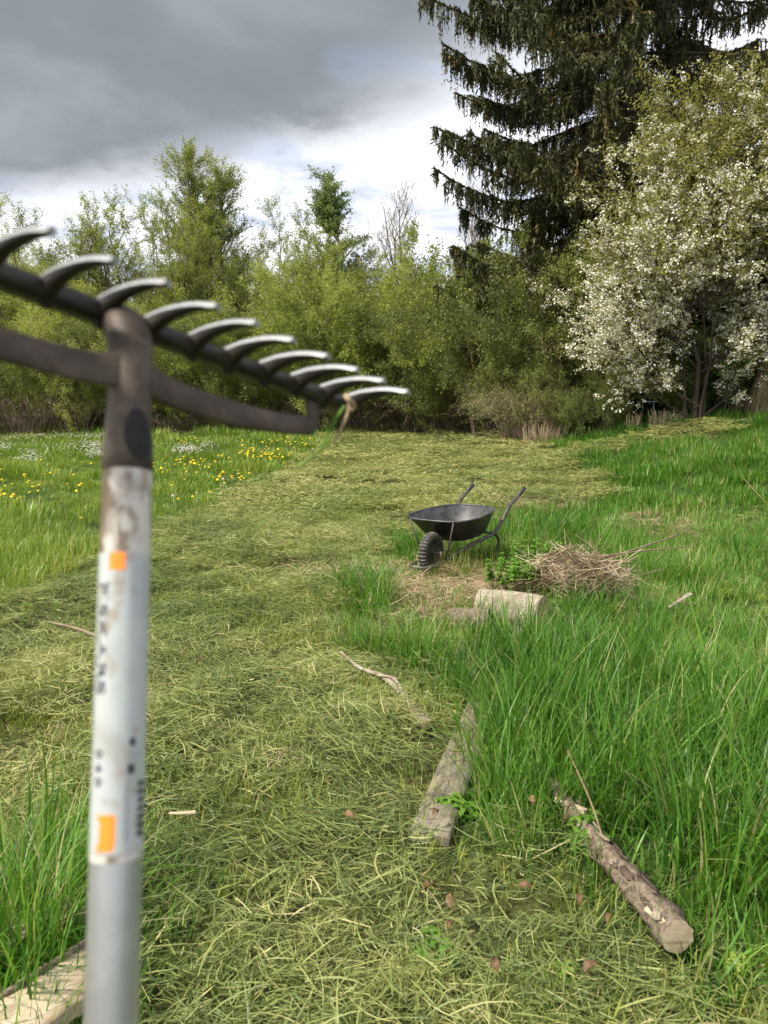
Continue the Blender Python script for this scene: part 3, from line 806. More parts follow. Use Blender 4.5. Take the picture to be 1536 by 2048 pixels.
def dry_bush(n1, h, spread, k2, leafn=0):
    a = rng.random(n1) * 6.283; s = np.linspace(0, 1, 7); L = h * rng.uniform(.6, 1.2, n1); out = spread * rng.uniform(.3, 1.1, n1); r = rng.random(n1) * spread * .5
    x = (r[:, None] + out[:, None] * s ** 1.2) * np.cos(a)[:, None]; y = (r[:, None] + out[:, None] * s ** 1.2) * np.sin(a)[:, None]
    z = L[:, None] * (1.9 * s - 1.25 * s ** 2) * 1.35
    P = np.stack([x, y, z], -1) + np.cumsum(rng.normal(0, .03, (n1, 7, 3)), 1) * (s[:, None] > 0)
    B, Rb = grow(P, k2, .2, 1, .8, .45, 4, .1, .15, rad=.004)
    V, F_ = merge([tubes(P, .0085 * np.linspace(1, .4, 7)[None] * np.ones((n1, 1)), 4), tubes(B, Rb, 3)])
    parts = [('branches', mesh_np('branches', V, [F_], M['drytwig'], smooth=True))]
    if leafn:
        V, T_, ti = leaves(B, leafn, .04, .03)
        parts.append(('leaves', mesh_np('leaves', V, [T_], M['willow'], {'tint': ti})))
    return parts
T_dry = dry_bush(100, 1.35, 1.5, 4)
T_dry2 = dry_bush(150, 1.0, 1.1, 5, 6)

def tree_at(name, parts, u, depth, label, h=1.0, wdt=None, rz=None, cat='tree', group=None):
    x = (u - 768) / FPX * depth
    s = wdt or h
    if cat == 'tree': h = h * (.77 if 'willow' in name else .74)
    place(name, parts, (x, depth, float(H(x, depth))), label, cat, rng.random() * 6.28 if rz is None else rz, (s, s, h), group)

tree_at('willow_tree', T_w2, 30, 25.5, 'round topped light green willow at the left edge of the photo', 1.0, 1.0)
tree_at('willow_tree', T_w1, 130, 26.5, 'rounded willow between the left edge and the sky gap behind the rake tines', .90, .9)
tree_at('willow_tree', T_w3, 272, 27, 'upright willow just left of the tallest tree', .93, .9)
tree_at('tall_tree', T_tall, 445, 27.5, 'tallest leafy tree of the thicket, pointed above the rake tines', .93, .95)
tree_at('willow_tree', T_w1, 375, 25.5, 'leaning willow with bare lower stems beside the tallest tree', .86, .7)
tree_at('willow_tree', T_w2, 545, 26, 'spreading willow right of the tallest tree, over the sky gap', .98, .75)
tree_at('narrow_tree', T_fresh, 688, 27, 'fresh green narrow tree sticking up in the middle of the thicket', .93, .9)
tree_at('willow_tree', T_w3, 655, 25, 'yellow green willow in front of the narrow fresh green tree', .72, .9)
tree_at('bare_tree', T_bare, 815, 27.5, 'nearly leafless upright tree between narrow green tree and spruce', .93, .9)
tree_at('willow_tree', T_w2, 770, 24.5, 'bushy willow in front of the nearly leafless tree', .72, .8)
tree_at('willow_tree', T_w1, 890, 25, 'low willow at the left foot of the spruce', .52, .8)
tree_at('bare_tree', T_bare, 940, 31, 'thin pale tree peeping out behind the left spruce boughs', 1.05, .9)
tree_at('willow_tree', T_w3, 960, 26, 'willow half hidden behind the lowest spruce bough', .45, .9)
for i, (u, dp, s_) in enumerate([(-120, 29, 1.0), (-20, 30.5, .92), (80, 30, .85), (180, 31, .8), (320, 31, .85), (500, 31, .8), (600, 30.5, .72), (720, 30.5, .80), (850, 30, .72), (1000, 30, .75), (1130, 31, .85), (1280, 30, .8), (1420, 31, .9), (1560, 30, .95), (1700, 29, 1.0)]):
    tree_at('thicket_tree', [T_w1, T_w2, T_w3][i % 3], u, dp, 'light green tree of the back row, mostly hidden by the front thicket', s_, s_ * 1.05, group='back row trees of the thicket')
k_ = 0
SHR = [(-60, 23.5, 'shrub at the far left edge of the thicket foot', 1.0, 0), (60, 24, 'bushy green shrub under the willow at the left edge', 1.0, 1), (165, 23.8, 'yellow green shrub behind the rake head joint, left of the pole', .95, 0),
       (330, 24, 'leafy shrub just right of the rake pole above the meadow', 1.05, 1), (420, 24.3, 'shrub below the leaning willow, right of the pole shrub', 1.0, 0), (500, 23.6, 'green shrub above the rake bow, over the dandelions', 1.05, 1), (590, 24, 'shrub behind the middle tines of the rake', 1.1, 0),
       (670, 23.3, 'green shrub behind the last rake tines', 1.15, 0), (745, 23, 'dense shrub right of the rake tip', 1.2, 1), (820, 22.5, 'tall dense shrub between rake tip and spruce', 1.3, 0), (900, 21.5, 'dark shrub beside the small white flowering bush', 1.05, 1), (965, 21, 'green shrub under the lowest spruce bough', .95, 0)]
for u, dp, lab, s_, w_ in SHR:
    tree_at('shrub', [T_shrub, T_shrub2][w_], u, dp - .8, lab, s_ * .92, s_ * .85, cat='shrub')
for i, u in enumerate(range(-190, 1000, 62)):
    tree_at('shrub', [T_shrub, T_shrub2][i % 2], u, 28.5 + (i % 3) * .5, 'dim shrub of the back row seen only through gaps in the thicket', rng.uniform(1.1, 1.35), 1.25, cat='shrub', group='back row shrubs of the thicket')
# undergrowth around the spruce and behind the blossoming tree
for u, dp, lab, s_, w_ in [(1045, 18, 'leafy dark shrub in front of the spruce trunk foot', .85, 1), (1110, 18.5, 'dark shrub between spruce and blossoming tree', 1.25, 1), (1180, 17.5, 'dark shrub behind the lower left blossom', 1.05, 1), (1260, 18, 'dark shrub behind the garden chair', 1.15, 1), (1340, 17.6, 'dark shrub directly behind the blossoming tree trunk', 1.1, 1),
                           (1430, 18, 'dark shrub behind the wooden fence left end', 1.2, 1), (1520, 17.5, 'dark shrub behind the fence at the right edge', 1.3, 1), (1610, 17, 'shrub past the right edge behind the fence', 1.5, 1)]:
    tree_at('shrub', [T_shrub, T_shrub2][w_], u, dp, lab, s_ * .95, s_ * .8, cat='shrub')
tree_at('green_tree', T_fresh, 1535, 17.5, 'fresh green tree behind the blossoming tree at the right edge', .5, .85)
tree_at('green_tree', T_w2, 1400, 19.5, 'yellow green tree standing behind the blossoming tree', .72, .75)
tree_at('green_tree', T_w1, 1600, 21, 'tall green tree behind everything at the right edge', .72, .8)
for i, (u, dp, lab, s_) in enumerate([(-30, 23, 'tangle of brown twigs at the far left of the thicket foot', 1.0), (60, 22.8, 'brown dry bramble heap left of the rake pole', 1.0), (150, 23, 'dry twiggy bush immediately left of the pole', .85), (350, 23, 'dry twiggy bush immediately right of the pole', .9), (440, 23.2, 'brown brambles above the rake bow', .9),
                                      (560, 23, 'brown brambles below the middle tines', .85), (660, 22.6, 'dry bramble behind the rake tip', .95), (740, 22.4, 'dry bramble right of the rake tip', 1.05), (820, 22, 'low brown bramble behind the end of the mown strip', 1.1), (900, 21.3, 'arching brown brambles at the mown strip end', 1.2), (980, 20.5, 'arching brown brambles left of the straw bush', 1.1)]):
    tree_at('bramble', T_dry, u, dp - .9, lab, s_ * rng.uniform(.4, .8), s_ * .8, cat='bramble')
p = np.array([(1050 - 768) / FPX * 16.6, 16.6, float(H((1050 - 768) / FPX * 16.6, 16.6))]); place('straw_bush', T_dry2, tuple(p), 'green and straw coloured twiggy bush beside the mown strip end', 'bush', 1.0, (1.0, 1.0, .9))
for u, v, lab, s_ in [(1170, 838, 'dry twig bush under the left blossom branches', .45), (1240, 835, 'brown twigs left of the garden chair', .5), (1330, 838, 'brown twigs between chair and blossoming trunk', .4), (1420, 838, 'brown twigs right of the blossoming trunk', .4)]:
    p = at(u, v); p = at(u, min(v, 850)); place('bramble', T_dry, (p[0], p[1] + 1.0, float(H(p[0], p[1] + 1.0))), lab, 'bramble', rng.random() * 6, (s_, s_, s_))

for u, y, lab, s_ in [(1165, 15.6, 'low dark shrub under the left blossom branches', .42), (1235, 16.6, 'low dark shrub left of the garden chair', .45), (1320, 15.8, 'low dark shrub right of the garden chair', .48), (1395, 15.4, 'low dark shrub behind the blossoming trunk foot', .5), (1480, 16.4, 'low shrub behind the middle of the board fence', .5)]:
    tree_at('shrub', T_shrub2, u, y, lab, s_, s_ * .9, cat='shrub')
# small white-flowering bush left of the blossoming tree
def flowers_on(P, per, size, jit, t0=.2):
    n_, kp, _ = P.shape
    t = rng.uniform(t0, 1, (n_, per)); f = t * (kp - 1); i = np.minimum(f.astype(int), kp - 2); fr = (f - i)[..., None]
    ar = np.arange(n_)[:, None]
    c = (P[ar, i] * (1 - fr) + P[ar, i + 1] * fr).reshape(-1, 3)
    c = np.repeat(c, 3, 0) + rng.normal(0, jit, (len(c) * 3, 3)); N = len(c)
    nm = unit(rng.normal(0, 1, (N, 3)) + np.array([-.2, -.6, .4])); a = unit(np.cross(nm, rng.normal(0, 1, (N, 3)))); b = np.cross(nm, a)
    s = size * rng.uniform(.75, 1.2, (N, 1)) * .5
    V = [c - nm * s * .35]
    for q in range(5):
        th = q * 2 * np.pi / 5; V.append(c + (a * math.cos(th) + b * math.sin(th)) * s)
    V = np.stack(V, 1); base = np.arange(N)[:, None] * 6
    T_ = np.concatenate([base + [0, 1 + q, 1 + (q + 1) % 5] for q in range(5)], 0)
    return V.reshape(-1, 3), T_, np.repeat(rng.random(N), 6)

rng = np.random.default_rng(SEED_B)
def blossom_tree():
    h = 6.4
    S0 = stems(4, h, 1.0, base=.10, k=9, hv=.3); R0 = .055 * np.linspace(1, .15, 9)[None] * np.array([[1.0], [.6], [.55], [.5]])
    B1, R1 = grow(S0, 22, .09, 1, 1.15, lambda t: 2.7 * (1.2 - t), 7, .18, .10, rad=.020)
    B2, R2 = grow(B1, 9, .15, 1, .75, .85, 5, .12, .14, rad=.008)
    B3, R3 = grow(B2, 6, .1, 1, .7, .34, 3, .0, .15, rad=.003)
    V, F_ = tubes(S0, R0, 9); tr = mesh_np('trunk', V, [F_], M['darkbark'], smooth=True)
    V, F_ = merge([tubes(B1, R1, 5), tubes(B2, R2, 3), tubes(B3, R3, 3)]); br = mesh_np('branches', V, [F_], M['darkbark'], smooth=True)
    z = B3[:, 0, 2] / h
    fl = B3[rng.random(len(B3)) < np.clip(1.3 - z * 1.2, .14, 1)]
    V, T_, ti = flowers_on(fl, 7, .036, .030)
    bl = mesh_np('blossom', V, [T_], M['petal'], {'tint': ti})
    V, T_, ti = leaves(B3, 9, .058, .04, .5)
    hi = B2[B2[:, 0, 2] > h * .45]
    V2, T2, ti2 = leaves(hi, 40, .06, .06, .5)
    lf = mesh_np('leaves', np.concatenate([V, V2]), [np.concatenate([T_, T2 + len(V)])], M['cherry_leaf'], {'tint': np.concatenate([ti, ti2])})
    return [('trunk', tr), ('branches', br), ('blossom', bl), ('leaves', lf)]
BL = blossom_tree()
bx = (1390 - 768) / FPX * 14.0
place('blossoming_tree', BL, (bx, 14.0, float(H(bx, 14.0)) - .22), 'large tree covered in white blossom at the right', 'tree', 1.5, (.98, .98, .90))
bx = (1640 - 768) / FPX * 14.3
place('blossoming_tree', BL, (bx, 14.3, float(H(bx, 14.3))), 'second blossoming tree leaning in at the right edge', 'tree', 3.4, (.8, .8, .66))

def white_bush():
    S0 = stems(8, 2.2, .8, base=.3, k=5); B1, R1 = grow(S0, 6, .2, 1, .7, .6, 4, .2, .1, rad=.006); B2, R2 = grow(B1, 4, .2, 1, .7, .3, 3, .1, .1, rad=.003)
    V, F_ = merge([tubes(S0, .014 * np.linspace(1, .3, 5)[None] * np.ones((8, 1)), 4), tubes(B1, R1, 3), tubes(B2, R2, 3)])
    V1, T1, t1 = leaves(B2, 9, .045, .04); V3, T3, t3 = flowers_on(B2[::2], 1, .035, .05)
    return [('branches', mesh_np('branches', V, [F_], M['twig'])), ('leaves', mesh_np('leaves', V1, [T1], M['dark_leaf'], {'tint': t1})), ('blossom', mesh_np('blossom', V3, [T3], M['petal'], {'tint': t3}))]
tree_at('flowering_bush', white_bush(), 965, 18.6, 'small bush with sparse white flowers left of the spruce foot', .95, .8, cat='bush')
# leafy bright undergrowth by the fence
T_vine = build_tree(10, 1.8, .8, .012, 6, 5, 3, 5, .05, M['nettle'], M['twig'], up=.3, blen=.3, base=.4, t0=.1, tl=.28, ttl=.15)
for u, v, lab, s_ in [(1425, 838, 'bright green leafy bush between blossoming trunk and fence', .85), (1390, 836, 'bright green sprigs at the foot of the blossoming trunk', .55), (1480, 838, 'bright green vine hanging over the fence boards', .9), (1135, 846, 'bright green sprigs in front of the dark thicket', .38)]:
    p = at(u, 850); y = 14.7 if u > 1300 else 16; x = (u - 768) / FPX * y
    place('leafy_bush', T_vine, (x, y, float(H(x, y))), lab, 'bush', rng.random() * 6, (s_, s_, s_))

# ------------------------------------------------------------------ the great spruce
rng = np.random.default_rng(SEED_S)
def spruce():
    h = 21.0; kk = 14; s = np.linspace(0, 1, kk)
    trunk = np.stack([.15 * np.sin(s * 3), .1 * np.cos(s * 2.3), h * s], -1)[None]
    V, F_ = tubes(trunk, (.34 * (1 - s) + .03)[None], 10)
    tr = mesh_np('trunk', V, [F_], M['darkbark'], smooth=True)
    limbs = []; Ll = []
    z = 1.6
    while z < 19.5:
        nb = 5
        a0 = rng.random() * 6.28
        for j in range(nb + 1):
            a = a0 + j * 6.283 / nb + rng.normal(0, .22)
            if j == nb: a = math.pi - .9 + rng.normal(0, .25)       # more light on the open side: an extra bough there
            L = (4.5 if z < 13 else 4.5 * (20.5 - z) / 7.5) * rng.uniform(.70, 1.08)
            t = np.linspace(0, 1, 9); rr = L * t
            zz_ = z - L * .34 * t ** 1.1 + L * .30 * np.clip(t - .55, 0, 1) ** 1.4 * 3.2 + .1 * rng.normal()
            w_ = np.cumsum(rng.normal(0, .05, 9)) * t
            limbs.append(np.stack([rr * math.cos(a) - w_ * math.sin(a), rr * math.sin(a) + w_ * math.cos(a), zz_], -1)); Ll.append(L)
        z += rng.uniform(.46, .62)
    Lb = np.array(limbs); nl = len(Lb)
    # side twigs, in the plane of the bough
    T = unit(np.gradient(Lb, axis=1)); m_ = 38
    t = np.sort(rng.uniform(.12, 1, (nl, m_)), 1); f = t * 8; i = np.minimum(f.astype(int), 7); fr = (f - i)[..., None]; ar = np.arange(nl)[:, None]
    st = Lb[ar, i] * (1 - fr) + Lb[ar, i + 1] * fr; Tt = T[ar, i]
    side = unit(np.cross(Tt, np.array([0, 0, 1.]))) * np.where(np.arange(m_) % 2, 1, -1)[None, :, None]
    d = unit(Tt * .75 + side + rng.normal(0, .15, side.shape))
    Ls = .80 * (1.12 - t) * rng.uniform(.5, 1.1, t.shape) + .16
    q = np.linspace(0, 1, 4)
    Sd = st[..., None, :] + d[..., None, :] * (Ls[..., None] * q)[..., None]; Sd[..., 2] -= Ls[..., None] * q ** 2 * .35
    Sd = Sd.reshape(-1, 4, 3)
    # hanging curtains from boughs and side twigs
    def hang(P, m2, lo, hi):
        n_, kp, _ = P.shape
        t_ = rng.uniform(.1, 1, (n_, m2)); f_ = t_ * (kp - 1); i_ = np.minimum(f_.astype(int), kp - 2); fr_ = (f_ - i_)[..., None]; ar_ = np.arange(n_)[:, None]
        st_ = (P[ar_, i_] * (1 - fr_) + P[ar_, i_ + 1] * fr_).reshape(-1, 3)
        L_ = rng.uniform(lo, hi, len(st_)) * rng.random(len(st_)) ** .3
        out = unit(rng.normal(0, 1, st_.shape)) * .12
        q_ = np.linspace(0, 1, 4)
        PP = st_[:, None] + out[:, None] * (L_[:, None] * q_)[..., None]; PP[..., 2] -= L_[:, None] * q_
        return PP
    Hg = np.concatenate([hang(Lb, 32, .30, .85), hang(Sd, 7, .12, .55)])
    def needles(P, per, ln, wd, tint):
        n_, kp, _ = P.shape
        t_ = (np.arange(per)[None] + rng.random((n_, per))) / per; f_ = t_ * (kp - 1); i_ = np.minimum(f_.astype(int), kp - 2); fr_ = (f_ - i_)[..., None]; ar_ = np.arange(n_)[:, None]
        c = (P[ar_, i_] * (1 - fr_) + P[ar_, i_ + 1] * fr_).reshape(-1, 3); tg = unit(P[ar_, i_ + 1] - P[ar_, i_]).reshape(-1, 3)
        N = len(c); a_ = unit(tg + .55 * rng.normal(0, 1, (N, 3))); b_ = unit(np.cross(a_, rng.normal(0, 1, (N, 3))))
        l_ = ln * rng.uniform(.6, 1.3, (N, 1)); w_ = wd * rng.uniform(.6, 1.3, (N, 1))
        V_ = np.stack([c - a_ * l_ * .35, c + b_ * w_, c + a_ * l_ * .65, c - b_ * w_], 1).reshape(-1, 3)
        base = np.arange(N)[:, None] * 4
        return V_, np.concatenate([base + [0, 1, 2], base + [0, 2, 3]], 0), np.repeat(np.clip(rng.normal(tint, .22, N), 0, 1), 4)
    A1 = needles(Hg, 7, .17, .017, .45); A2 = needles(Lb, 330, .20, .022, .65); A3 = needles(Sd, 10, .16, .018, .6)
    V = np.concatenate([A1[0], A2[0], A3[0]]); T_ = np.concatenate([A1[1], A2[1] + len(A1[0]), A3[1] + len(A1[0]) + len(A2[0])])
    cr = mesh_np('crown', V, [T_], M['needle'], {'tint': np.concatenate([A1[2], A2[2], A3[2]])})
    V, F_ = merge([tubes(Lb, .045 * np.linspace(1, .2, 9)[None] * np.ones((nl, 1)), 5), tubes(Sd, .008 * np.ones((len(Sd), 4)), 3), tubes(Hg[::2], .003 * np.ones((len(Hg[::2]), 4)), 3)])
    br = mesh_np('branches', V, [F_], M['darkbark'], smooth=True)
    # brown cones and dry tips crowd on some boughs
    pick = np.where(rng.random(nl) < .5)[0]
    CP = hang(Lb[pick], 90, .15, .95)
    A = needles(CP, 6, .10, .016, .5)
    co = mesh_np('cones', A[0], [A[1]], M['cone'], {'tint': A[2]})
    return [('trunk', tr), ('branches', br), ('crown', cr), ('cones', co)]
SP_Y = 19.0; SP_X = (1228 - 768) / FPX * SP_Y
place('spruce_tree', spruce(), (SP_X, SP_Y, float(H(SP_X, SP_Y))), 'huge dark spruce with drooping boughs behind the blossoming tree', 'tree', .9)

rng = np.random.default_rng(55)
# ------------------------------------------------------------------ fence, garden chair, dead stem bundles
fx0 = (1425 - 768) / FPX * 15.6
fe = empty('wooden_fence', (fx0, 15.6, float(H(fx0, 15.6))), R(-6))
tag(fe, 'weathered grey board fence at the right edge behind the plants', 'fence')
bm_ = MB().box((0, 0, .62), (.118, .022, 1.24)); first_b = bm_.build('board', M['fencewood'], fe, smooth=False)
bme = first_b.data
for i in range(14):
    if i == 0: b = first_b
    else: b = obj('board', bme, fe)
    b.location = (i * .135, rng.normal(0, .004), rng.normal(-.02, .03)); b.rotation_euler = (0, rng.normal(0, .012), 0)
for i, z in enumerate((.3, .95)): MB().box((.9, .031, z), (1.95, .035, .07)).build('rail', M['fencewood'], fe, smooth=False)
for i, x in enumerate((-.1, 1.9)): MB().box((x, .085, .6), (.09, .09, 1.35)).build('post', M['fencewood'], fe, smooth=False)

cx_ = (1275 - 768) / FPX * 16.2
CHS = .78
ch = empty('garden_chair', (cx_ - .05, 15.2, float(H(cx_, 15.3)) + .08), R(25)); ch.scale = (CHS,) * 3; tag(ch, 'blue grey garden chair in the shade under the blossoming tree', 'chair')
MB().box((0, 0, .43), (.44, .42, .03)).build('seat', M['chairgrey'], ch, smooth=False)
bk = MB()
for i in range(5): bk.box((-.16 + i * .08, .205, .68), (.045, .018, .44))
bk.box((0, .205, .90), (.42, .03, .05)); bk.build('backrest', M['chairgrey'], ch, smooth=False)
for sx in (-.19, .19):
    for sy in (-.18, .19): MB().tube([(sx * 1.08, sy * 1.08, 0), (sx, sy, .42)], .014, 6).build('leg', M['chairgrey'], ch)

def stem_bundle(n_, h, spread, name, loc, label, top=.35):
    a = rng.random(n_) * 6.283; r = spread * np.sqrt(rng.random(n_)); s = np.linspace(0, 1, 5); hh = h * rng.uniform(.55, 1.05, n_)
    rr = r[:, None] * (1 - (1 - top) * s)
    P = np.stack([rr * np.cos(a)[:, None], rr * np.sin(a)[:, None], hh[:, None] * s], -1) + np.cumsum(rng.normal(0, .015, (n_, 5, 3)), 1)
    V, F_ = tubes(P, .006 * np.linspace(1, .5, 5)[None] * np.ones((n_, 1)), 4)
    o = obj(name, mesh_np(name, V, [F_], M['straw'], {'tint': np.repeat(rng.random(n_), 20)}), loc=loc)
    tag(o, label, 'dead plant')
for u, y, h, sp_, n_, lab in [(1525, 14.0, 1.0, .36, 240, 'large sheaf of dead pale stems at the right edge'), (1470, 14.6, .7, .2, 110, 'smaller dead stem clump left of the large sheaf'), (1330, 14.3, .32, .3, 110, 'low tan tussock at the foot of the blossoming trunk'), (1085, 15.5, .42, .4, 130, 'tan dead tussock at the right end of the straw bush'), (1265, 14.8, .35, .12, 30, 'thin dead stalks beneath the garden chair')]:
    x = (u - 768) / FPX * y
    stem_bundle(n_, h, sp_, 'dead_stems', (x, y, float(H(x, y))), lab, .4 if h > .6 else 1.2)

# ------------------------------------------------------------------ wheelbarrow
hd = R(33)
wb = empty('wheelbarrow', (WB[0], WB[1], WB[2]), 0)
wb.rotation_euler = (0, 0, R(90) - hd)          # local +X runs from the wheel back to the handles, local +Y to its left side seen from there
wb.scale = (.96, .96, .96); tag(wb, 'black steel wheelbarrow with one ribbed tyre parked on the mown grass', 'wheelbarrow')
# tyre (axle along local Y)
ROTX = np.array([[1, 0, 0], [0, 0, 1], [0, -1, 0]])        # z -> y
wc = np.array([0, 0, .182])
wheel = empty('wheel'); wheel.parent = wb
prof = [(.110, -.022), (.122, -.032), (.142, -.037), (.163, -.034), (.177, -.022), (.181, 0), (.177, .022), (.163, .034), (.142, .037), (.122, .032), (.110, .022)]
MB().lathe(prof, 48, ROTX, wc).build('tyre', M['rubberdark'], wheel)
lg = MB()
for i in range(34):
    a = i * 2 * math.pi / 34
    for sd in (-1, 1):
        c_, s_ = math.cos(a), math.sin(a)
        Mx = np.array([[c_, 0, -s_], [0, 1, 0], [s_, 0, c_]])
        V = []
        for (r_, y_, hw) in [(.140, .0385, .0045), (.163, .0360, .006), (.179, .0225, .0070), (.1835, .003, .0075)]:
            V += [[r_, y_ * sd, -hw], [r_, y_ * sd, hw], [r_ + .005, (y_ + .003) * sd, -hw * .7], [r_ + .005, (y_ + .003) * sd, hw * .7]]
        V = np.array(V) @ Mx.T + wc
        F_ = []
        for j in range(3):
            b = j * 4
            F_ += [[b + 2, b + 3, b + 7, b + 6], [b, b + 2, b + 6, b + 4], [b + 1, b + 5, b + 7, b + 3]]
        F_ += [[0, 1, 3, 2], [12, 14, 15, 13]]
        lg.add(V, F_)
lg.build('tread', M['rubber'], wheel, smooth=False)
MB().lathe([(.113, -.024), (.107, -.018), (.07, -.012), (.03, -.02), (.0, -.02)], 32, ROTX, wc).lathe([(.0, .02), (.03, .02), (.07, .012), (.107, .018), (.113, .024)], 32, ROTX, wc).build('rim', M['blackpaint'], wheel)
MB().tube([(0, -.12, .19), (0, .12, .19)], .009, 10).build('axle', M['tubeworn'], wheel)

def smooth_path(pts, n_=10):
    P = np.array(pts, float); out = []
    Q = np.vstack([2 * P[0] - P[1], P, 2 * P[-1] - P[-2]])
    for i in range(1, len(Q) - 2):
        for t in np.linspace(0, 1, n_, endpoint=False):
            a, b, c, d = Q[i - 1], Q[i], Q[i + 1], Q[i + 2]
            out.append(.5 * ((2 * b) + (-a + c) * t + (2 * a - 5 * b + 4 * c - d) * t * t + (-a + 3 * b - 3 * c + d) * t ** 3))
    out.append(P[-1]); return np.array(out)
half = [(1.36, .285, .640), (1.20, .280, .570), (1.06, .272, .508), (1.01, .268, .470), (.88, .25, .335), (.80, .235, .275), (.72, .22, .25), (.45, .16, .20), (.15, .105, .135), (-.10, .10, .10), (-.20, .085, .098), (-.235, .045, .098)]
full = half + [(x, -y, z) for x, y, z in reversed(half)]
MB().tube(smooth_path(full, 6), .0175, 10).build('frame', M['tubeworn'], wb)
for sd in (1, -1):
    gp = [np.array([x, y * sd, z]) for x, y, z in half[:2]]
    e_ = gp[0] + (gp[0] - gp[1]) * .05
    MB().tube([gp[1] * .75 + gp[0] * .25, gp[0], e_], .0195, 12).build('grip', M['grip'], wb)
    MB().tube(smooth_path([(x, y * sd, z) for x, y, z in half[1:6]], 6), .0165, 10).build('handle_tube', M['blackpaint'], wb)
    MB().tube(smooth_path([(.80, .232 * sd, .27), (.86, .245 * sd, .20), (.845, .25 * sd, .10), (.80, .25 * sd, .0)], 6), .013, 8).build('leg', M['blackpaint'], wb)
    MB().tube([(.06, .11 * sd, .12), (.03, .17 * sd, .30), (.0, .215 * sd, .47)], .009, 4, flat=((1, 0, 0), 1.0, .45)).build('brace', M['tubeworn'], wb)
    MB().box((0, .105 * sd, .165), (.035, .006, .09)).build('axle_bracket', M['tubeworn'], wb, smooth=False)
MB().tube([(.80, -.235, .265), (.80, .235, .265)], .011, 8).build('crossbar', M['blackpaint'], wb)
# tray: lofted superellipse rings
def ring(cx, lx, ly, z, taper=0.0, ex=3.2, n_=56, tilt=0.0):
    a = np.arange(n_) * 2 * np.pi / n_
    c_, s_ = np.cos(a), np.sin(a)
    x = lx * np.sign(c_) * np.abs(c_) ** (2 / ex); y = ly * np.sign(s_) * np.abs(s_) ** (2 / ex)
    y = y * (1 - taper * (x / lx))
    return np.stack([cx + x, y, z + tilt * x], -1)
levels = [(.50, .04, .03, .265, 0), (.50, .20, .14, .262, 0), (.50, .265, .19, .270, .0), (.485, .31, .225, .30, .03), (.46, .36, .262, .37, .06), (.435, .41, .295, .44, .08), (.415, .447, .320, .492, .10)]
def tray_mesh(inner):
    rings = []
    for cx, lx, ly, z, tp_ in levels:
        o_ = -.003 if inner else 0
        rings.append(ring(cx, lx + o_, ly + o_, z + (.003 if inner else 0), tp_, 3.0, tilt=.035))
    n_ = 56; V = np.concatenate(rings); F_ = []
    for i in range(len(rings) - 1):
        for j in range(n_):
            q = [i * n_ + j, i * n_ + (j + 1) % n_, (i + 1) * n_ + (j + 1) % n_, (i + 1) * n_ + j]
            F_.append(q[::-1] if inner else q)
    b = MB().add(V, F_, [list(range(n_))] if inner else [list(range(n_))[::-1]])
    return b, rings[-1]
tb, rimr = tray_mesh(False); tray = tb.build('tray', M['traymetal'], wb)
ti_, _ = tray_mesh(True); ti_.build('tray_inside', M['trayinside'], tray)
MB().tube(rimr, .0085, 8, closed=True).build('rolled_rim', M['trayinside'], tray)
for k_, (x, y) in enumerate([(.16, -.05), (.23, .06), (.19, .1)]):
    o_ = MB().tube([(x, y, .34 - k_ * .01), (x + .03, y + .02, .352), (x + .06, y + .01, .345)], [.008, .014, .006], 6).build('clod', M['rubberdark'])
    o_.location = wb.location; o_.rotation_euler = wb.rotation_euler
    tag(o_, ['small dark clod in the front of the wheelbarrow tray', 'dark clod in the tray near its left wall', 'dark clod wedged beside the other clods in the tray'][k_], 'clod')

# ------------------------------------------------------------------ wood lying about
def plank(name, A, B, width, thick, mat, label, cat, lift=.02, roll=0.0, z0=None):
    A = np.array(A, float); B = np.array(B, float)
    L = np.linalg.norm(B - A); n_ = 24
    s = np.linspace(0, 1, n_); V = []
    prof = [(-1, 0), (-1, .8), (-.93, 1), (-.4, 1), (.1, 1), (.55, 1), (.93, 1), (1, .8), (1, 0)]
    for i, t in enumerate(s):
        wv = 1 + .03 * math.sin(t * 9) + rng.normal(0, .008)
        for (a, b) in prof:
            V.append([t * L + (rng.normal(0, .010) if i in (0, n_ - 1) else 0), a * width / 2 * wv, b * thick + rng.normal(0, .0012)])
    V = np.array(V); k = len(prof)
    F_ = [[i * k + j, (i + 1) * k + j, (i + 1) * k + j + 1, i * k + j + 1] for i in range(n_ - 1) for j in range(k - 1)]
    o = MB().add(V, F_, [list(range(k))], [list(range((n_ - 1) * k, n_ * k))[::-1]]).build(name, mat, smooth=False)
    d = B - A
    o.location = (A[0], A[1], A[2] + lift)
    o.rotation_euler = (roll, -math.atan2(d[2], math.hypot(d[0], d[1])), math.atan2(d[1], d[0]))
    tag(o, label, cat)
    return o
plank('board', BOARD_A, BOARD_B, .135, .035, M['oldwood'], 'long weathered grey board lying in the grass up to the log', 'board', .01)

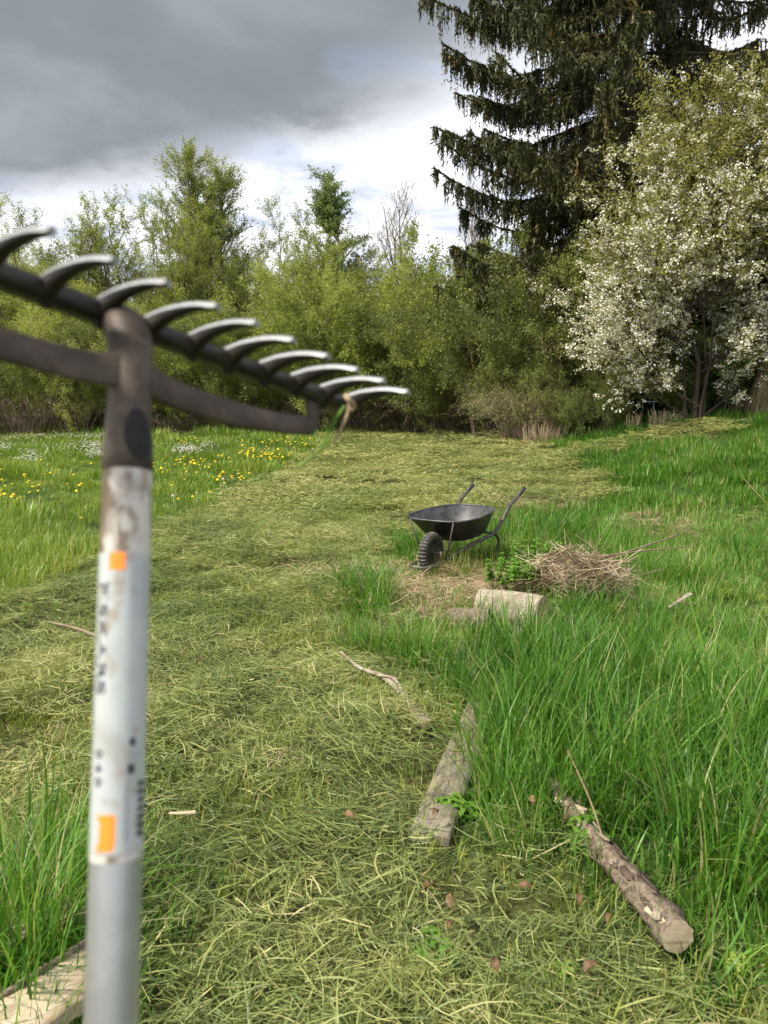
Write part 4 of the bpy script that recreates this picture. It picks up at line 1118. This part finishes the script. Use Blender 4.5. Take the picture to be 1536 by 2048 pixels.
def log_(name, pts, rad, label, cat, mat=None, end=None, sides=16, rough=.12, loc=None, chips=False, squash=1.0):
    e = empty(name, tuple(pts[0])); P = np.array(pts, float) - np.array(pts[0], float)
    Q = smooth_path(P, 8 if len(P) < 4 else 14); k = len(Q); rd = np.interp(np.linspace(0, 1, k), np.linspace(0, 1, len(rad)), rad)
    T = unit(np.gradient(Q, axis=0)); U = unit(np.cross(T, [0, 0, 1.])); Wv = np.cross(U, T)
    a = np.arange(sides) * 2 * np.pi / sides
    base_n = rng.normal(0, 1, (k, sides)); base_n = (base_n + np.roll(base_n, 1, 0) + np.roll(base_n, -1, 0)) / 3; ridge = rng.normal(0, .7, (1, sides))
    fade = np.clip(np.minimum(np.arange(k), np.arange(k)[::-1]) / 3.0, .3, 1)[:, None]
    r_ = rd[:, None] * (1 + rough * fade * (base_n * .8 + ridge * .6))
    V = Q[:, None] + r_[..., None] * (np.cos(a)[None, :, None] * U[:, None] + squash * np.sin(a)[None, :, None] * Wv[:, None])
    F_ = [[i * sides + j, (i + 1) * sides + j, (i + 1) * sides + (j + 1) % sides, i * sides + (j + 1) % sides] for i in range(k - 1) for j in range(sides)]
    me = mesh_np('bark', V.reshape(-1, 3), [np.array(F_)], mat or M['logbark'], smooth=True)
    body = obj('bark', me, e)
    for ii, sg in ((0, -1), (k - 1, 1)):
        c = Q[ii]; VV = np.vstack([c + T[ii] * sg * .002, V[ii] * .6 + c * .4 + T[ii] * sg * .001, V[ii]])
        FF = [[0, 1 + j, 1 + (j + 1) % sides] for j in range(sides)]
        F4 = [[1 + j, 1 + sides + j, 1 + sides + (j + 1) % sides, 1 + (j + 1) % sides] for j in range(sides)]
        obj('cut_end', mesh_np('cut_end', VV, [np.array(F4), np.array(FF)], end or M['endgrain'], smooth=False), e)
    tag(e, label, cat)
    return e

# thick weathered log beside the brush
a_, b_ = at(978, 1262), at(1088, 1262)
L1 = log_('log', [a_ + [-.03, .24, .09], (a_ + b_) / 2 + [0, .14, .095], b_ + [-.01, .03, .09]], [.125, .13, .13], 'thick pale weathered log with a clean cut right end under the brush', 'log', M['greylog'], M['endgrain'], 28, .03)
a_ = at(905, 1272); b_ = at(985, 1275)
log_('log', [a_ + [0, .12, .07], b_ + [-.01, .10, .075]], [.075, .085], 'dark rotten log end left of the pale weathered log', 'log', M['logbark'], M['rubberdark'], 14, .12)
# log lower right
a_, m1, m2, b_ = at(1105, 1590), at(1165, 1690), at(1250, 1800), at(1352, 1935)
log_('branch_log', [a_ + [0, 0, .05], m1 + [0, 0, .06], m2 + [0, 0, .07], b_ + [0, 0, .085]], [.022, .032, .038, .044], 'barky branch log lying in the long grass at lower right', 'log', M['logbark'], M['palewood'], 18, .30)
br_log = [o for o in COL.objects if o.name.startswith('branch_log')][0]
lp = smooth_path(np.array([a_ + [0, 0, .05], m1 + [0, 0, .06], m2 + [0, 0, .07], b_ + [0, 0, .085]]) - (a_ + [0, 0, .05]), 14)
for k_ in range(26):
    i = rng.integers(4, len(lp) - 3); T0 = unit(lp[i + 1] - lp[i - 1]); U0 = unit(np.cross(T0, [0, 0, 1.])); W0 = np.cross(U0, T0); th = rng.uniform(.1, math.pi - .1)
    nrm = U0 * math.cos(th) + W0 * math.sin(th); sdv = np.cross(T0, nrm); r0_ = .030 + .014 * i / len(lp)
    c0 = lp[i] + nrm * (r0_ + .003); ln2, wd2 = rng.uniform(.015, .045), rng.uniform(.006, .014); tl = rng.uniform(-.1, .35)
    ring_ = [(1, 0), (.6, .8), (-.5, 1), (-1, .1), (-.6, -.9), (.5, -1)]
    T2 = [c0 + (T0 * a0_ * ln2 + sdv * b0_ * wd2) * rng.uniform(.8, 1.15) + nrm * (.003 + tl * .012 * a0_) for a0_, b0_ in ring_]; Bt = [q_ - nrm * .005 for q_ in T2]
    MB().add(np.array(T2 + Bt), [[0, 1, 2, 3, 4, 5]], [[11, 10, 9, 8, 7, 6]], [[j_, 6 + j_, 6 + (j_ + 1) % 6, (j_ + 1) % 6] for j_ in range(6)]).build('bark_flake', M['flake'] if k_ % 3 else M['greylog'], br_log, smooth=False)
# peeled patches of the same log
q = at(1338, 1915)
log_('wood_chip', [q + [-.045, .05, .105], q + [.0, -.015, .108]], [.014, .030], 'peeled pale patch on the near cut end of the branch log', 'wood chip', M['palewood'], M['palewood'], 9, .15, squash=.55)
q = at(1150, 1660)
log_('wood_chip', [q + [-.05, .07, .07], q + [.03, -.03, .075]], [.012, .018], 'pale splintered stub on the upper part of the branch log', 'wood chip', M['palewood'], M['palewood'], 8, .15)
# broken branch in the middle
B0 = [at(682, 1335), at(720, 1368), at(765, 1385), at(800, 1415), at(825, 1450), at(852, 1485)]
log_('broken_branch', [p + [0, 0, .090 - i * .002] for i, p in enumerate(B0)], [.006, .010, .014, .017, .020, .024], 'broken grey branch lying on the cut grass left of the board', 'branch', M['greylog'], M['endgrain'], 10, .14)
log_('broken_branch', [at(755, 1385) + [0, 0, .09], at(790, 1405) + [0, 0, .115], at(822, 1462) + [0, 0, .10]], [.005, .009, .008], 'thin side fork resting on the broken grey branch', 'branch', M['greylog'], M['endgrain'], 8, .14)
log_('stick', [at(95, 1262) + [0, 0, .06], at(150, 1278) + [0, 0, .07], at(210, 1297) + [0, 0, .06], at(262, 1310) + [0, 0, .05]], [.007, .010, .011, .009], 'bare tan stick on the cut grass behind the rake pole', 'stick', M['drytwig'], M['palewood'], 8, .1)
log_('wood_chip', [at(340, 1662) + [0, 0, .065], at(392, 1657) + [0, 0, .06]], [.006, .011], 'small tan wood chip on the cut grass right of the pole', 'wood chip', M['palewood'], M['palewood'], 7, .2, squash=.5)
log_('bark_piece', [at(1335, 1250) + [0, 0, .12], at(1378, 1230) + [0, 0, .15]], [.012, .022], 'pale bark piece caught in the long grass at right', 'bark', M['greylog'], M['greylog'], 8, .2, squash=.3)
# pale boards at lower left
pa, pb = at(-90, 1965), at(205, 1805)
plank('board', pa + [0, 0, .02], pb, .17, .03, M['palewood'], 'pale board crossing behind the pole under tufts at lower left', 'board', .04)
pa, pb = at(10, 2130), at(215, 1985)
sl = plank('slab', pa, pb, .15, .04, M['palewood'], 'pale slab with a strip of bark at the bottom left corner', 'board', .06)
MB().tube(smooth_path([(0, .078, .035), (.1, .074, .045), (.2, .079, .04), (.26, .075, .045)], 6), [.010] * 19, 7).build('bark_strip', M['logbark'], sl)

# brush pile: long sticks one by one, fine stalks as a heap
def stick(pts, r0, r1, label, mat='drytwig'):
    P = smooth_path([np.array(p) for p in pts], 6)
    o = MB().tube(P - P[0], np.linspace(r0, r1, len(P)), 6).build('stick', M[mat]); o.location = P[0]
    tag(o, label, 'stick'); return o
def up(u, v, ub, vb, h=0.0):
    """a point above the ground spot (ub, vb), at the height where the picture shows (u, v)"""
    g_ = at(ub, vb); a = (u - 768) / FPX; b = -(v - 1024) / FPX
    dy = math.cos(PITCH) + b * math.sin(PITCH); t = g_[1] / dy
    return np.array([a * t, g_[1], CAM_H + t * (b * math.cos(PITCH) - math.sin(PITCH))])
stick([up(1065, 1172, 1070, 1210), up(1130, 1135, 1130, 1200), up(1240, 1108, 1240, 1180), up(1360, 1068, 1360, 1150)], .012, .005, 'long brown stick rising out of the brush, the upper of two')
stick([up(1150, 1122, 1150, 1200), up(1260, 1105, 1260, 1185), up(1382, 1092, 1382, 1160)], .009, .004, 'long thin stick pointing right below the upper one')
stick([up(1055, 1170, 1060, 1215), up(1110, 1155, 1115, 1215), up(1205, 1125, 1205, 1210)], .010, .008, 'thick dark stick across the top of the brush pile')
stick([up(1245, 1160, 1230, 1200), up(1325, 1138, 1320, 1190)], .005, .003, 'short pale stalk poking right from the brush pile')
stick([up(1010, 1150, 1010, 1190), up(1070, 1122, 1070, 1185), up(1100, 1112, 1100, 1180)], .008, .006, 'crooked brown stick left of the leafy nettles')
stick([up(1143, 1095, 1143, 1215), up(1146, 1150, 1146, 1220), up(1150, 1200, 1150, 1225)], .004, .004, 'upright pale stalk in the middle of the brush', 'straw')
stick([up(960, 1228, 962, 1245), up(1010, 1222, 1010, 1240), up(1045, 1215, 1045, 1235)], .006, .004, 'thin dark twig lying on the pale log')
stick([up(1280, 1195, 1280, 1230), up(1330, 1190, 1330, 1225), up(1400, 1210, 1400, 1240)], .0035, .002, 'bent dry grass stalk arching over the green at right', 'straw')
stick([up(1455, 920, 1480, 1040), up(1490, 960, 1500, 1040), up(1536, 1010, 1536, 1050)], .0035, .003, 'bent straw stalk in the long grass at right edge', 'straw')
stick([up(1135, 1500, 1140, 1600), up(1180, 1600, 1185, 1690), up(1210, 1690, 1215, 1740)], .004, .003, 'dry thin stem leaning over the branch log', 'straw')
for k_ in range(30):
    u0, v0 = rng.uniform(1070, 1200), rng.uniform(1135, 1215); an = rng.uniform(-.6, .9); ln_ = rng.uniform(30, 85)
    stick([up(u0 - ln_ * math.cos(an), v0 + ln_ * .6 * math.sin(an), u0 - 30, 1215), up(u0 + 4, v0 - 4, u0, 1205), up(u0 + ln_ * math.cos(an), v0 - ln_ * .6 * math.sin(an), u0 + 30, 1195)], rng.uniform(.005, .010), .004, 'short brown stick tangled in the brush pile')['group'] = 'short sticks in the brush pile'
hp = at(1150, 1212); nS = 620
a = rng.random(nS) * 6.283; r = .31 * np.sqrt(rng.random(nS)); s = np.linspace(0, 1, 5)
x0 = hp[0] + r * np.cos(a) * 1.15; y0 = hp[1] + r * np.sin(a) * .75
dome = .40 * np.clip(1 - (r / .48) ** 2, 0, 1)
az = rng.random(nS) * 6.283; pit = rng.normal(.1, .45, nS); L_ = rng.uniform(.12, .5, nS)
d_ = np.stack([np.cos(az) * np.cos(pit), np.sin(az) * np.cos(pit), np.sin(pit)], -1)
P = np.stack([x0, y0, H(x0, y0) + dome * rng.uniform(.3, 1, nS) + .03], -1)[:, None] + d_[:, None] * (L_[:, None] * (s - .5))[..., None]
P += np.cumsum(rng.normal(0, .008, P.shape), 1)
P[..., 2] = np.maximum(P[..., 2], H(P[..., 0], P[..., 1]) + .01)
V, F_ = tubes(P, (rng.uniform(.0015, .0040, (nS, 1)) * np.linspace(1, .6, 5)[None]), 4)
bp = obj('brush_pile', mesh_np('brush_pile', V, [F_], M['stalk'], {'tint': np.repeat(rng.random(nS), 20)}))
tag(bp, 'heap of tangled dry stalks behind the pale log', 'brush pile', kind='stuff')

# leafy nettles growing in the brush
def nettle(n_, h, rad):
    a = rng.random(n_) * 6.283; r = rad * np.sqrt(rng.random(n_)); s = np.linspace(0, 1, 5); hh = h * rng.uniform(.6, 1.1, n_)
    P = np.stack([r[:, None] * np.cos(a)[:, None] * (1 + .3 * s), r[:, None] * np.sin(a)[:, None] * (1 + .3 * s), hh[:, None] * s], -1)
    V, F_ = tubes(P, .0025 * np.ones((n_, 5)), 4)
    st = mesh_np('stems', V, [F_], M['nettle'], {'tint': np.full(len(V), .4)})
    Vs, Fs, ts, o_ = [], [], [], 0
    for i in range(n_):
        for lv in range(4):
            z = hh[i] * (.3 + .22 * lv); b0 = rng.random() * 3.14
            for q in range(4):
                th = b0 + q * 1.57; ln = rng.uniform(.03, .052) * (1.15 - .15 * lv); w_ = ln * .32; dr = rng.uniform(-.15, .45)
                c = np.array([P[i, 2, 0], P[i, 2, 1], z]); dd = np.array([math.cos(th), math.sin(th), -dr * .5]); sd = np.array([-math.sin(th), math.cos(th), 0])
                pts = [c, c + dd * ln * .35 + sd * w_ + [0, 0, .006], c + dd * ln, c + dd * ln * .35 - sd * w_ + [0, 0, .006], c + dd * ln * .75 + sd * w_ * .6 + [0, 0, .003], c + dd * ln * .75 - sd * w_ * .6 + [0, 0, .003]]
                Vs += pts; Fs += [[o_, o_ + 1, o_ + 3], [o_ + 1, o_ + 4, o_ + 3], [o_ + 4, o_ + 5, o_ + 3], [o_ + 4, o_ + 2, o_ + 5]]; o_ += 6; ts += [rng.random()] * 6
    return [('stems', st), ('leaves', mesh_np('leaves', np.array(Vs), [np.array(Fs)], M['nettle'], {'tint': ts}))]
for u, v, n_, h, r_, lab, dzp in [(1070, 1182, 34, .20, .17, 'bright green nettles growing out of the top of the brush', .20), (1035, 1205, 40, .13, .20, 'low bright green leaves right behind the pale log', .19), (1000, 1200, 12, .10, .10, 'small green sprigs left of the nettles on the dry stalks', .12), (905, 1640, 7, .07, .06, 'green ground leaves beside the near end of the board', .0), (1190, 1700, 9, .10, .07, 'light green leafy weed leaning on the branch log', .0), (865, 1945, 6, .07, .05, 'light green weed rosette near the bottom edge', .02), (1120, 1235, 10, .12, .09, 'green leaves at the cut right end of the pale log', 0)]:
    p = at(u, v); place('leafy_weed', nettle(n_, h, r_), (p[0], p[1], p[2] + dzp), lab, 'weed')

wp_ = []
for nm_, me_ in nettle(9, .09, .06): wp_.append(me_)
wp_[1].materials.clear(); wp_[1].materials.append(M['meadow']); wv = bpy.data.objects.new('broad_weed', wp_[1])
x, y = sample(1.3, 8, 5); k = (zone(x, y) != 2) & (vnoise(x * 2, y * 2, 91) > .55) & (clear(x, y)); x, y = x[k], y[k]; k = len(x)
tag(scatter('ground_weeds', np.stack([x, y, H(x, y) + .02], -1), np.stack([rng.normal(0, .15, k), rng.normal(0, .15, k), rng.random(k) * 6.28], -1), rng.uniform(.3, .6, k), [wv]), 'small broad leaved weeds among the grass', 'weeds', kind='stuff')
# fallen brown leaves
def leaf_mesh():
    n_ = 7; V = []; F_ = []
    for i in range(n_):
        t = i / (n_ - 1); w_ = .018 * math.sin(math.pi * min(t * .95 + .04, 1)) ** .8; x = (t - .5) * .062; z = .022 * math.sin(t * 3.0) + .002
        V += [[x, -w_, z + .009], [x, 0, z - .003], [x, w_ * .8, z + .014 * t]]
    for i in range(n_ - 1):
        for j in range(2): F_.append([i * 3 + j, i * 3 + j + 1, (i + 1) * 3 + j + 1, (i + 1) * 3 + j])
    return mesh_np('fallen_leaf', V, [np.array(F_)], M['brown_leaf'], {'tint': rng.random(len(V))}, True)
lms = [leaf_mesh() for _ in range(3)]
for i, (u, v, lab) in enumerate([(900, 1922, 'orange brown leaf near the bottom edge beside the weed rosette'), (1045, 1840, 'curled brown leaf halfway between board and bottom edge'), (1155, 1862, 'brown leaf left of the branch log near end'), (1128, 1692, 'brown leaf at the left of the branch log middle'), (1060, 1660, 'rusty leaf in the grass right of the board'), (870, 1683, 'rusty leaf at the near end of the board'),
                                 (1180, 2010, 'pink brown leaf at the very bottom right'), (990, 2005, 'brown leaf at the bottom edge below the rosette leaf'), (910, 1870, 'dark brown leaf between board end and bottom edge'), (1215, 1905, 'pale dead leaf left of the log cut end'), (770, 1215, 'brown leaf under the dark tuft left of the brush'), (855, 1445, 'brown leaf beside the thick end of the broken branch'), (824, 1620, 'reddish leaf left of the board'), (490, 1310, 'reddish brown leaf on the open cut grass'),
                                 (560, 1395, 'small dark leaf on the cut grass, below the reddish one'), (400, 1352, 'dark leaf just right of the pole on cut grass'), (860, 1845, 'tan leaf among the stubble below the board'), (1540, 2040, 'brown leaf in the bottom right corner'), (815, 1320, 'pinkish leaf at the foot of the middle tufts'), (700, 1690, 'tan leaf at the centre of the near cut grass')]):
    p = at(u, v)
    o = obj('fallen_leaf', lms[i % 3], loc=(p[0], p[1], p[2] + .075 + (.02 if v > 1500 else 0)))
    o.rotation_euler = (rng.normal(0, .5), rng.normal(0, .4), rng.random() * 6.28); o.scale = [rng.uniform(.5, .85)] * 3
    tag(o, lab, 'leaf', 'fallen leaves')

# ------------------------------------------------------------------ the garden rake held up close to the camera
# its axes, in camera coordinates: D along the tine bar, Hd down the pole, Nn the way the tines point
D = np.array([.56385259, -.11425076, .81793461]); Hd = np.array([.02304063, -.98782329, -.15386448]); Nn = np.array([.82555399, .10560261, -.55435431])
A0 = np.array([-.1267, .0811, .385])
C2W = np.array([[1, 0, 0], [0, math.sin(PITCH), math.cos(PITCH)], [0, math.cos(PITCH), -math.sin(PITCH)]])     # (Xc, Yc, Zc) -> world
org = C2W @ A0 + np.array([0, 0, CAM_H])
ax = [C2W @ v for v in (D, Nn, -Hd)]           # local X = bar, local Y = tine direction, local Z = up the pole
Rm = Matrix([[ax[j][i] for j in range(3)] for i in range(3)])
if Rm.determinant() < 0: flipY = True
else: flipY = False
Rm = Rm.to_4x4()
rake = empty('garden_rake')
rake.matrix_world = Matrix.Translation(Vector(org)) @ (Rm if not flipY else Matrix([[ax[0][i], -ax[1][i], ax[2][i]] for i in range(3)]).to_4x4())
SY = -1 if flipY else 1
tag(rake, 'rusty bow rake with curved tines and white and grey pole, held up close in front', 'rake')
POLE_R = .0116
def L3(d, h, n_): return (d, SY * n_, -h)      # h measured down the pole
# pole
def cyl(name, h0, h1, r0, r1, mat, sides=48, parent=None, nseg=6):
    t = np.linspace(0, 1, nseg)
    b = MB().lathe([(r0 + (r1 - r0) * x, -(h0 + (h1 - h0) * x)) for x in t], sides)
    return b.build(name, mat, parent or rake)
DX = -.0005
cyl('painted_pole', .0600, .2400, POLE_R, POLE_R, M['wornwhite'])
cyl('aluminium_pole', .2400, 1.53, POLE_R - .0001, POLE_R - .0001, M['alu'])
MB().lathe([(POLE_R + .001, -1.46), (POLE_R + .0015, -1.52), (.009, -1.535), (0, -1.536)], 32).build('end_cap', M['grip'], rake)
# ferrule
fer = MB().lathe([(.0001, .0035), (.0100, .0035), (.0108, .002), (.0110, .001), (.0108, -.004), (.0103, -.015), (.0104, -.026), (.0110, -.040), (.01195, -.052), (.0122, -.0618), (.0116, -.0622)], 48)
ferr = fer.build('ferrule', M['rusty'], rake)
MB().tube(smooth_path([(0, SY * 0, -.004), (0, SY * -.0015, .006), (.0005, SY * -.0075, .0145), (.001, SY * -.0135, .0195)], 6), [.0108] * 12 + [.0104, .0101, .0098, .0095, .009, .0085, .0078], 28).build('socket_neck', M['rusty'], ferr)
# oval recess on the ferrule, facing the camera and to its right
camdir = C2W.T @ np.array([0, 0, 0])
tc_ = -A0; fdir = np.array([tc_ @ D, tc_ @ Nn]); base_ang = math.atan2(fdir[1] * SY, fdir[0])     # local XY angle that faces the camera
sgn = None
rv = C2W.T @ np.array([1, 0, 0]); rl = np.array([rv @ np.array([1, 0, 0])])
# which rotation sense goes to the right in the picture: compare camera X of the two neighbours
def cam_x(ang): return (math.cos(ang) * D + math.sin(ang) * SY * Nn)[0]
RS = 1 if cam_x(base_ang + .3) > cam_x(base_ang - .3) else -1
def on_pole(phi, h, r=POLE_R):
    """phi: angle to the right of the line facing the camera"""
    a = base_ang + RS * phi
    return np.array([r * math.cos(a), r * math.sin(a), -h])
def patch(name, phi0, phi1, h0, h1, mat, r, parent, nphi=10, nh=6, corner=0.0):
    V = []; F_ = []
    for i in range(nh):
        for j in range(nphi):
            V.append(on_pole(phi0 + (phi1 - phi0) * j / (nphi - 1), h0 + (h1 - h0) * i / (nh - 1), r))
    for i in range(nh - 1):
        for j in range(nphi - 1): F_.append([i * nphi + j, i * nphi + j + 1, (i + 1) * nphi + j + 1, (i + 1) * nphi + j])
    return MB().add(V, F_).build(name, mat, parent)
V = [on_pole(.42, .0468, .0127)]; no = 32
def frad(h): return float(np.interp(h, [-.004, .015, .026, .040, .052, .0618], [.0108, .0103, .0104, .0110, .01195, .0122]))
for rr_ in (.75, 1.0):
    for j in range(no):
        a = j * 2 * math.pi / no; hh_ = .0455 + .0128 * rr_ * math.sin(a)
        V.append(on_pole(.42 + .60 * rr_ * math.cos(a) + .06 * math.sin(a), hh_, frad(hh_) + .0003))
F3_ = [[0, 1 + j, 1 + (j + 1) % no] for j in range(no)]; F4_ = [[1 + j, 1 + no + j, 1 + no + (j + 1) % no, 1 + (j + 1) % no] for j in range(no)]
V[0] = on_pole(.42, .0455, frad(.0455) + .0003)
MB().add(V, F4_, F3_).build('oval_hole', M['darkhole'], ferr)
# head bar
BARH, BARN = -.0215, -.0165
X0, X1 = -.215, .2030
bar = MB()
prof = [(-.004, -.0052), (.004, -.0052), (.0055, -.002), (.0055, .0035), (.003, .0056), (-.004, .0056), (-.0055, .002)]
xs = np.linspace(X0 - .006, X1 + .006, 30); V = []
for x in xs:
    for (a, b) in prof: V.append([x, SY * (BARN + a), -(BARH + b)])
kp = len(prof); F_ = [[i * kp + j, (i + 1) * kp + j, (i + 1) * kp + (j + 1) % kp, i * kp + (j + 1) % kp] for i in range(len(xs) - 1) for j in range(kp)]
bar.add(V, F_, [list(range(kp))[::-1]], [list(range((len(xs) - 1) * kp, len(xs) * kp))])
bar.build('head_bar', M['shadediron'], rake, smooth=False)
# tines: centre line in the (h, n) plane, upper edge and tip pale from wear plus a painted sky highlight
cl_ = [(-.0210, -.0200), (-.0235, -.0150), (-.0262, -.006), (-.0272, .004), (-.0268, .015), (-.0252, .025), (-.0222, .0362)]
cl_ = np.array(smooth_path([(a, b, 0) for a, b in cl_], 5))[:, :2]
kt = len(cl_); tt = np.linspace(0, 1, kt)
hw = np.interp(tt, [0, .15, .3, .5, .75, 1], [.0095, .0078, .0056, .0037, .0025, .0016])      # half height
tw = np.interp(tt, [0, .3, 1], [.0040, .0034, .0022])                  # half thickness along the bar
tg = unit(np.gradient(cl_, axis=0)); nm = np.stack([tg[:, 1], -tg[:, 0]], -1)      # points to +h side or -h side
if nm[kt // 2, 0] > 0: nm = -nm                                         # make it point up (towards -h)
low, top = MB(), MB()
Vl, Vt = [], []
for i in range(kt):
    c = cl_[i]; u_ = nm[i]; shf = -hw[i] * .55 if i < 8 else -hw[i] * .3
    def pt(x, k_): q = c + u_ * k_; return [x, SY * q[1], -q[0]]
    T_ = hw[i]; Wd = tw[i]
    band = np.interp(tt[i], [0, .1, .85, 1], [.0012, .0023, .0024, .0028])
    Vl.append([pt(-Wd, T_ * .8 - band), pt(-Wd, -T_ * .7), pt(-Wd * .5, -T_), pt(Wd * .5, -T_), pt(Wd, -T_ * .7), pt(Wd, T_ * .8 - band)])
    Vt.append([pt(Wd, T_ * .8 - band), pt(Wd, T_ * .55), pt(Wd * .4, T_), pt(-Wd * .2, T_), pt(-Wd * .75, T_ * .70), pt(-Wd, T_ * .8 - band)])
def strip(VV, mb, closed=False):
    VV = np.array(VV); k, m_, _ = VV.shape
    F_ = [[i * m_ + j, (i + 1) * m_ + j, (i + 1) * m_ + j + 1, i * m_ + j + 1] for i in range(k - 1) for j in range(m_ - 1)]
    mb.add(VV.reshape(-1, 3), F_, [list(range((k - 1) * m_, k * m_))])
    return mb
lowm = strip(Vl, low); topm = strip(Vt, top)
tine_proto = None
P0n = .0673
xs_t = [-.06734 + .03 * k for k in range(-5, 10)]
for i, x in enumerate(xs_t):
    if i == 0:
        t0_ = lowm.build('tine', M['shadediron'], rake); t1_ = topm.build('worn_highlight_edge', M['wornglint'], t0_); tm, wm = t0_.data, t1_.data
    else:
        t0_ = obj('tine', tm, rake); t1_ = obj('worn_highlight_edge', wm, t0_)
    t0_.location = (x, 0, 0)
    t0_.rotation_euler = (rng.normal(0, .012), rng.normal(0, .02), rng.normal(0, .01))
# the bow arms
for sd in (1, -1):
    pts = [(.006, .0125, .004), (.020, .0150, .0), (.046, .0165, -.001), (.075, .0155, -.003), (.091, .0138, -.005), (.120, .0105, -.008), (.145, .0062, -.011), (.1555, .0036, -.0130), (.1600, -.0030, -.0150), (.1605, -.0150, -.0158)]
    if sd < 0: pts = [(-d * 1.0, h, n_) for d, h, n_ in pts]
    Q = smooth_path(pts, 6); k = len(Q)
    T = unit(np.gradient(Q, axis=0)); V = []
    for i in range(k):
        t = i / (k - 1); wd = np.interp(t, [0, .1, .7, 1], [.0088, .0078, .0060, .0053]); th = .0018
        nn_ = np.array([0, 0, 1.]); sdv = unit(np.cross(T[i], nn_))
        for (a, b) in [(-1, -.6), (-.85, -1), (.85, -1), (1, -.6), (1, .6), (.85, 1), (-.85, 1), (-1, .6)]:
            q = Q[i] + sdv * a * wd + nn_ * b * th
            V.append(L3(q[0], q[1], q[2]))
    F_ = [[i * 8 + j, (i + 1) * 8 + j, (i + 1) * 8 + (j + 1) % 8, i * 8 + (j + 1) % 8] for i in range(k - 1) for j in range(8)]
    MB().add(V, F_, [list(range(8))], [list(range((k - 1) * 8, k * 8))[::-1]]).build('bow_arm', M['rusty'], rake)
# stickers and print
stk = patch('sticker', -1.75, 1.35, .1025, .2365, M['sticker'], POLE_R + .00015, rake, 40, 12)
patch('orange_square', -.62, .02, .1028, .1110, M['orange'], POLE_R + .0003, stk)
# lower orange logo with a nibbled left edge
V = []; F_ = []; hs = np.linspace(.2195, .2350, 14)
for i, h_ in enumerate(hs):
    t = i / 13; l_ = -.78 + .17 * math.exp(-((t - .28) / .07) ** 2) + .14 * math.exp(-((t - .50) / .07) ** 2) + .14 * math.exp(-((t - .70) / .06) ** 2); r_ = -.08 - .16 * max(0, t - .8) * 5 * .5
    for j in range(8): V.append(on_pole(l_ + (r_ - l_) * j / 7, h_, POLE_R + .0003))
for i in range(13):
    for j in range(7): F_.append([i * 8 + j, i * 8 + j + 1, (i + 1) * 8 + j + 1, (i + 1) * 8 + j])
MB().add(V, F_).build('orange_emblem', M['orange'], stk)

def text_on_pole(body, phi, h0, length, cap, name, mat, parent):
    """letters running down the pole, tops to the right"""
    cu = bpy.data.curves.new(name, 'FONT'); cu.body = body; cu.size = 1.0; cu.resolution_u = 3; cu.offset = .025
    tmp = bpy.data.objects.new(name, cu); COL.objects.link(tmp)
    bpy.context.view_layer.update()
    me = bpy.data.meshes.new_from_object(tmp.evaluated_get(bpy.context.evaluated_depsgraph_get()))
    bpy.data.objects.remove(tmp)
    n_ = len(me.vertices); co = np.zeros(n_ * 3); me.vertices.foreach_get('co', co); co = co.reshape(-1, 3)
    w_, h_ = co[:, 0].max() - co[:, 0].min(), co[:, 1].max() - co[:, 1].min()
    x = (co[:, 0] - co[:, 0].min()) / w_ * length; y = (co[:, 1] - co[:, 1].min()) / h_ * cap
    out = np.array([on_pole(phi + yy / POLE_R, h0 + xx, POLE_R + .0003) for xx, yy in zip(x, y)])
    me.vertices.foreach_set('co', out.ravel().astype(np.float32)); me.update()
    me.materials.clear(); me.materials.append(mat)
    o = obj(name, me, parent); return o
text_on_pole('FISKARS', -1.10, .1165, .0510, .0054, 'brand_lettering', M['print'], stk)
text_on_pole('0 4 0', -1.0, .1915, .0160, .0040, 'size_lettering', M['print'], stk)
for ph in (.30, .52, .74, .92): patch('fine_print', ph, ph + .05, .1055, .133, M['printgrey'], POLE_R + .0003, stk, 3, 3)
for ph in (.22, .33): patch('fine_print', ph, ph + .06, .2065, .2315, M['printgrey'], POLE_R + .0003, stk, 3, 3)
patch('black_mark', .38, .62, .1870, .1905, M['print'], POLE_R + .0003, stk, 5, 4)
patch('black_mark', .32, .60, .1985, .2025, M['print'], POLE_R + .0003, stk, 5, 4)
text_on_pole('2', .48, .1925, .0040, .0052, 'size_number', M['printgrey'], stk)
for k_ in range(7): patch('barcode_bar', .78, 1.25, .2065 + k_ * .0036, .2065 + k_ * .0036 + .0022, M['print'], POLE_R + .0003, stk, 8, 2)
# grass caught on the rake's last tine
def cpt(u, v, z):
    return C2W @ np.array([(u - 768) / FPX * z, -(v - 1024) / FPX * z, z]) + np.array([0, 0, CAM_H])
def strand(pts, z, r, label, mat):
    P = smooth_path([cpt(u, v, z + dz_) for u, v, dz_ in pts], 6)
    o = MB().tube(P - P[0], np.linspace(r, r * .6, len(P)), 6, flat=((0, 1, 0), 1.0, .5)).build('grass_strand', M[mat]); o.location = P[0]
    o.data.attributes.new('tint', 'FLOAT', 'POINT').data.foreach_set('value', np.full(len(o.data.vertices), .8, np.float32))
    tag(o, label, 'grass strand')
strand([(690, 812, 0), (672, 838, 0), (655, 868, .005), (645, 895, .005), (620, 918, .01), (596, 936, .01)], .535, .0013, 'pale green grass strand hanging longest from the rake end', 'nettle')
strand([(700, 800, 0), (694, 832, 0), (680, 862, 0), (667, 888, 0)], .53, .0013, 'short tan stalk hanging from the last tine', 'straw')
strand([(690, 790, 0), (698, 800, -.004), (708, 812, 0), (702, 822, 0)], .525, .0022, 'curled straw knot wound round the last tine', 'straw')
print('dandelions', nd, 'objects', len(bpy.data.objects))
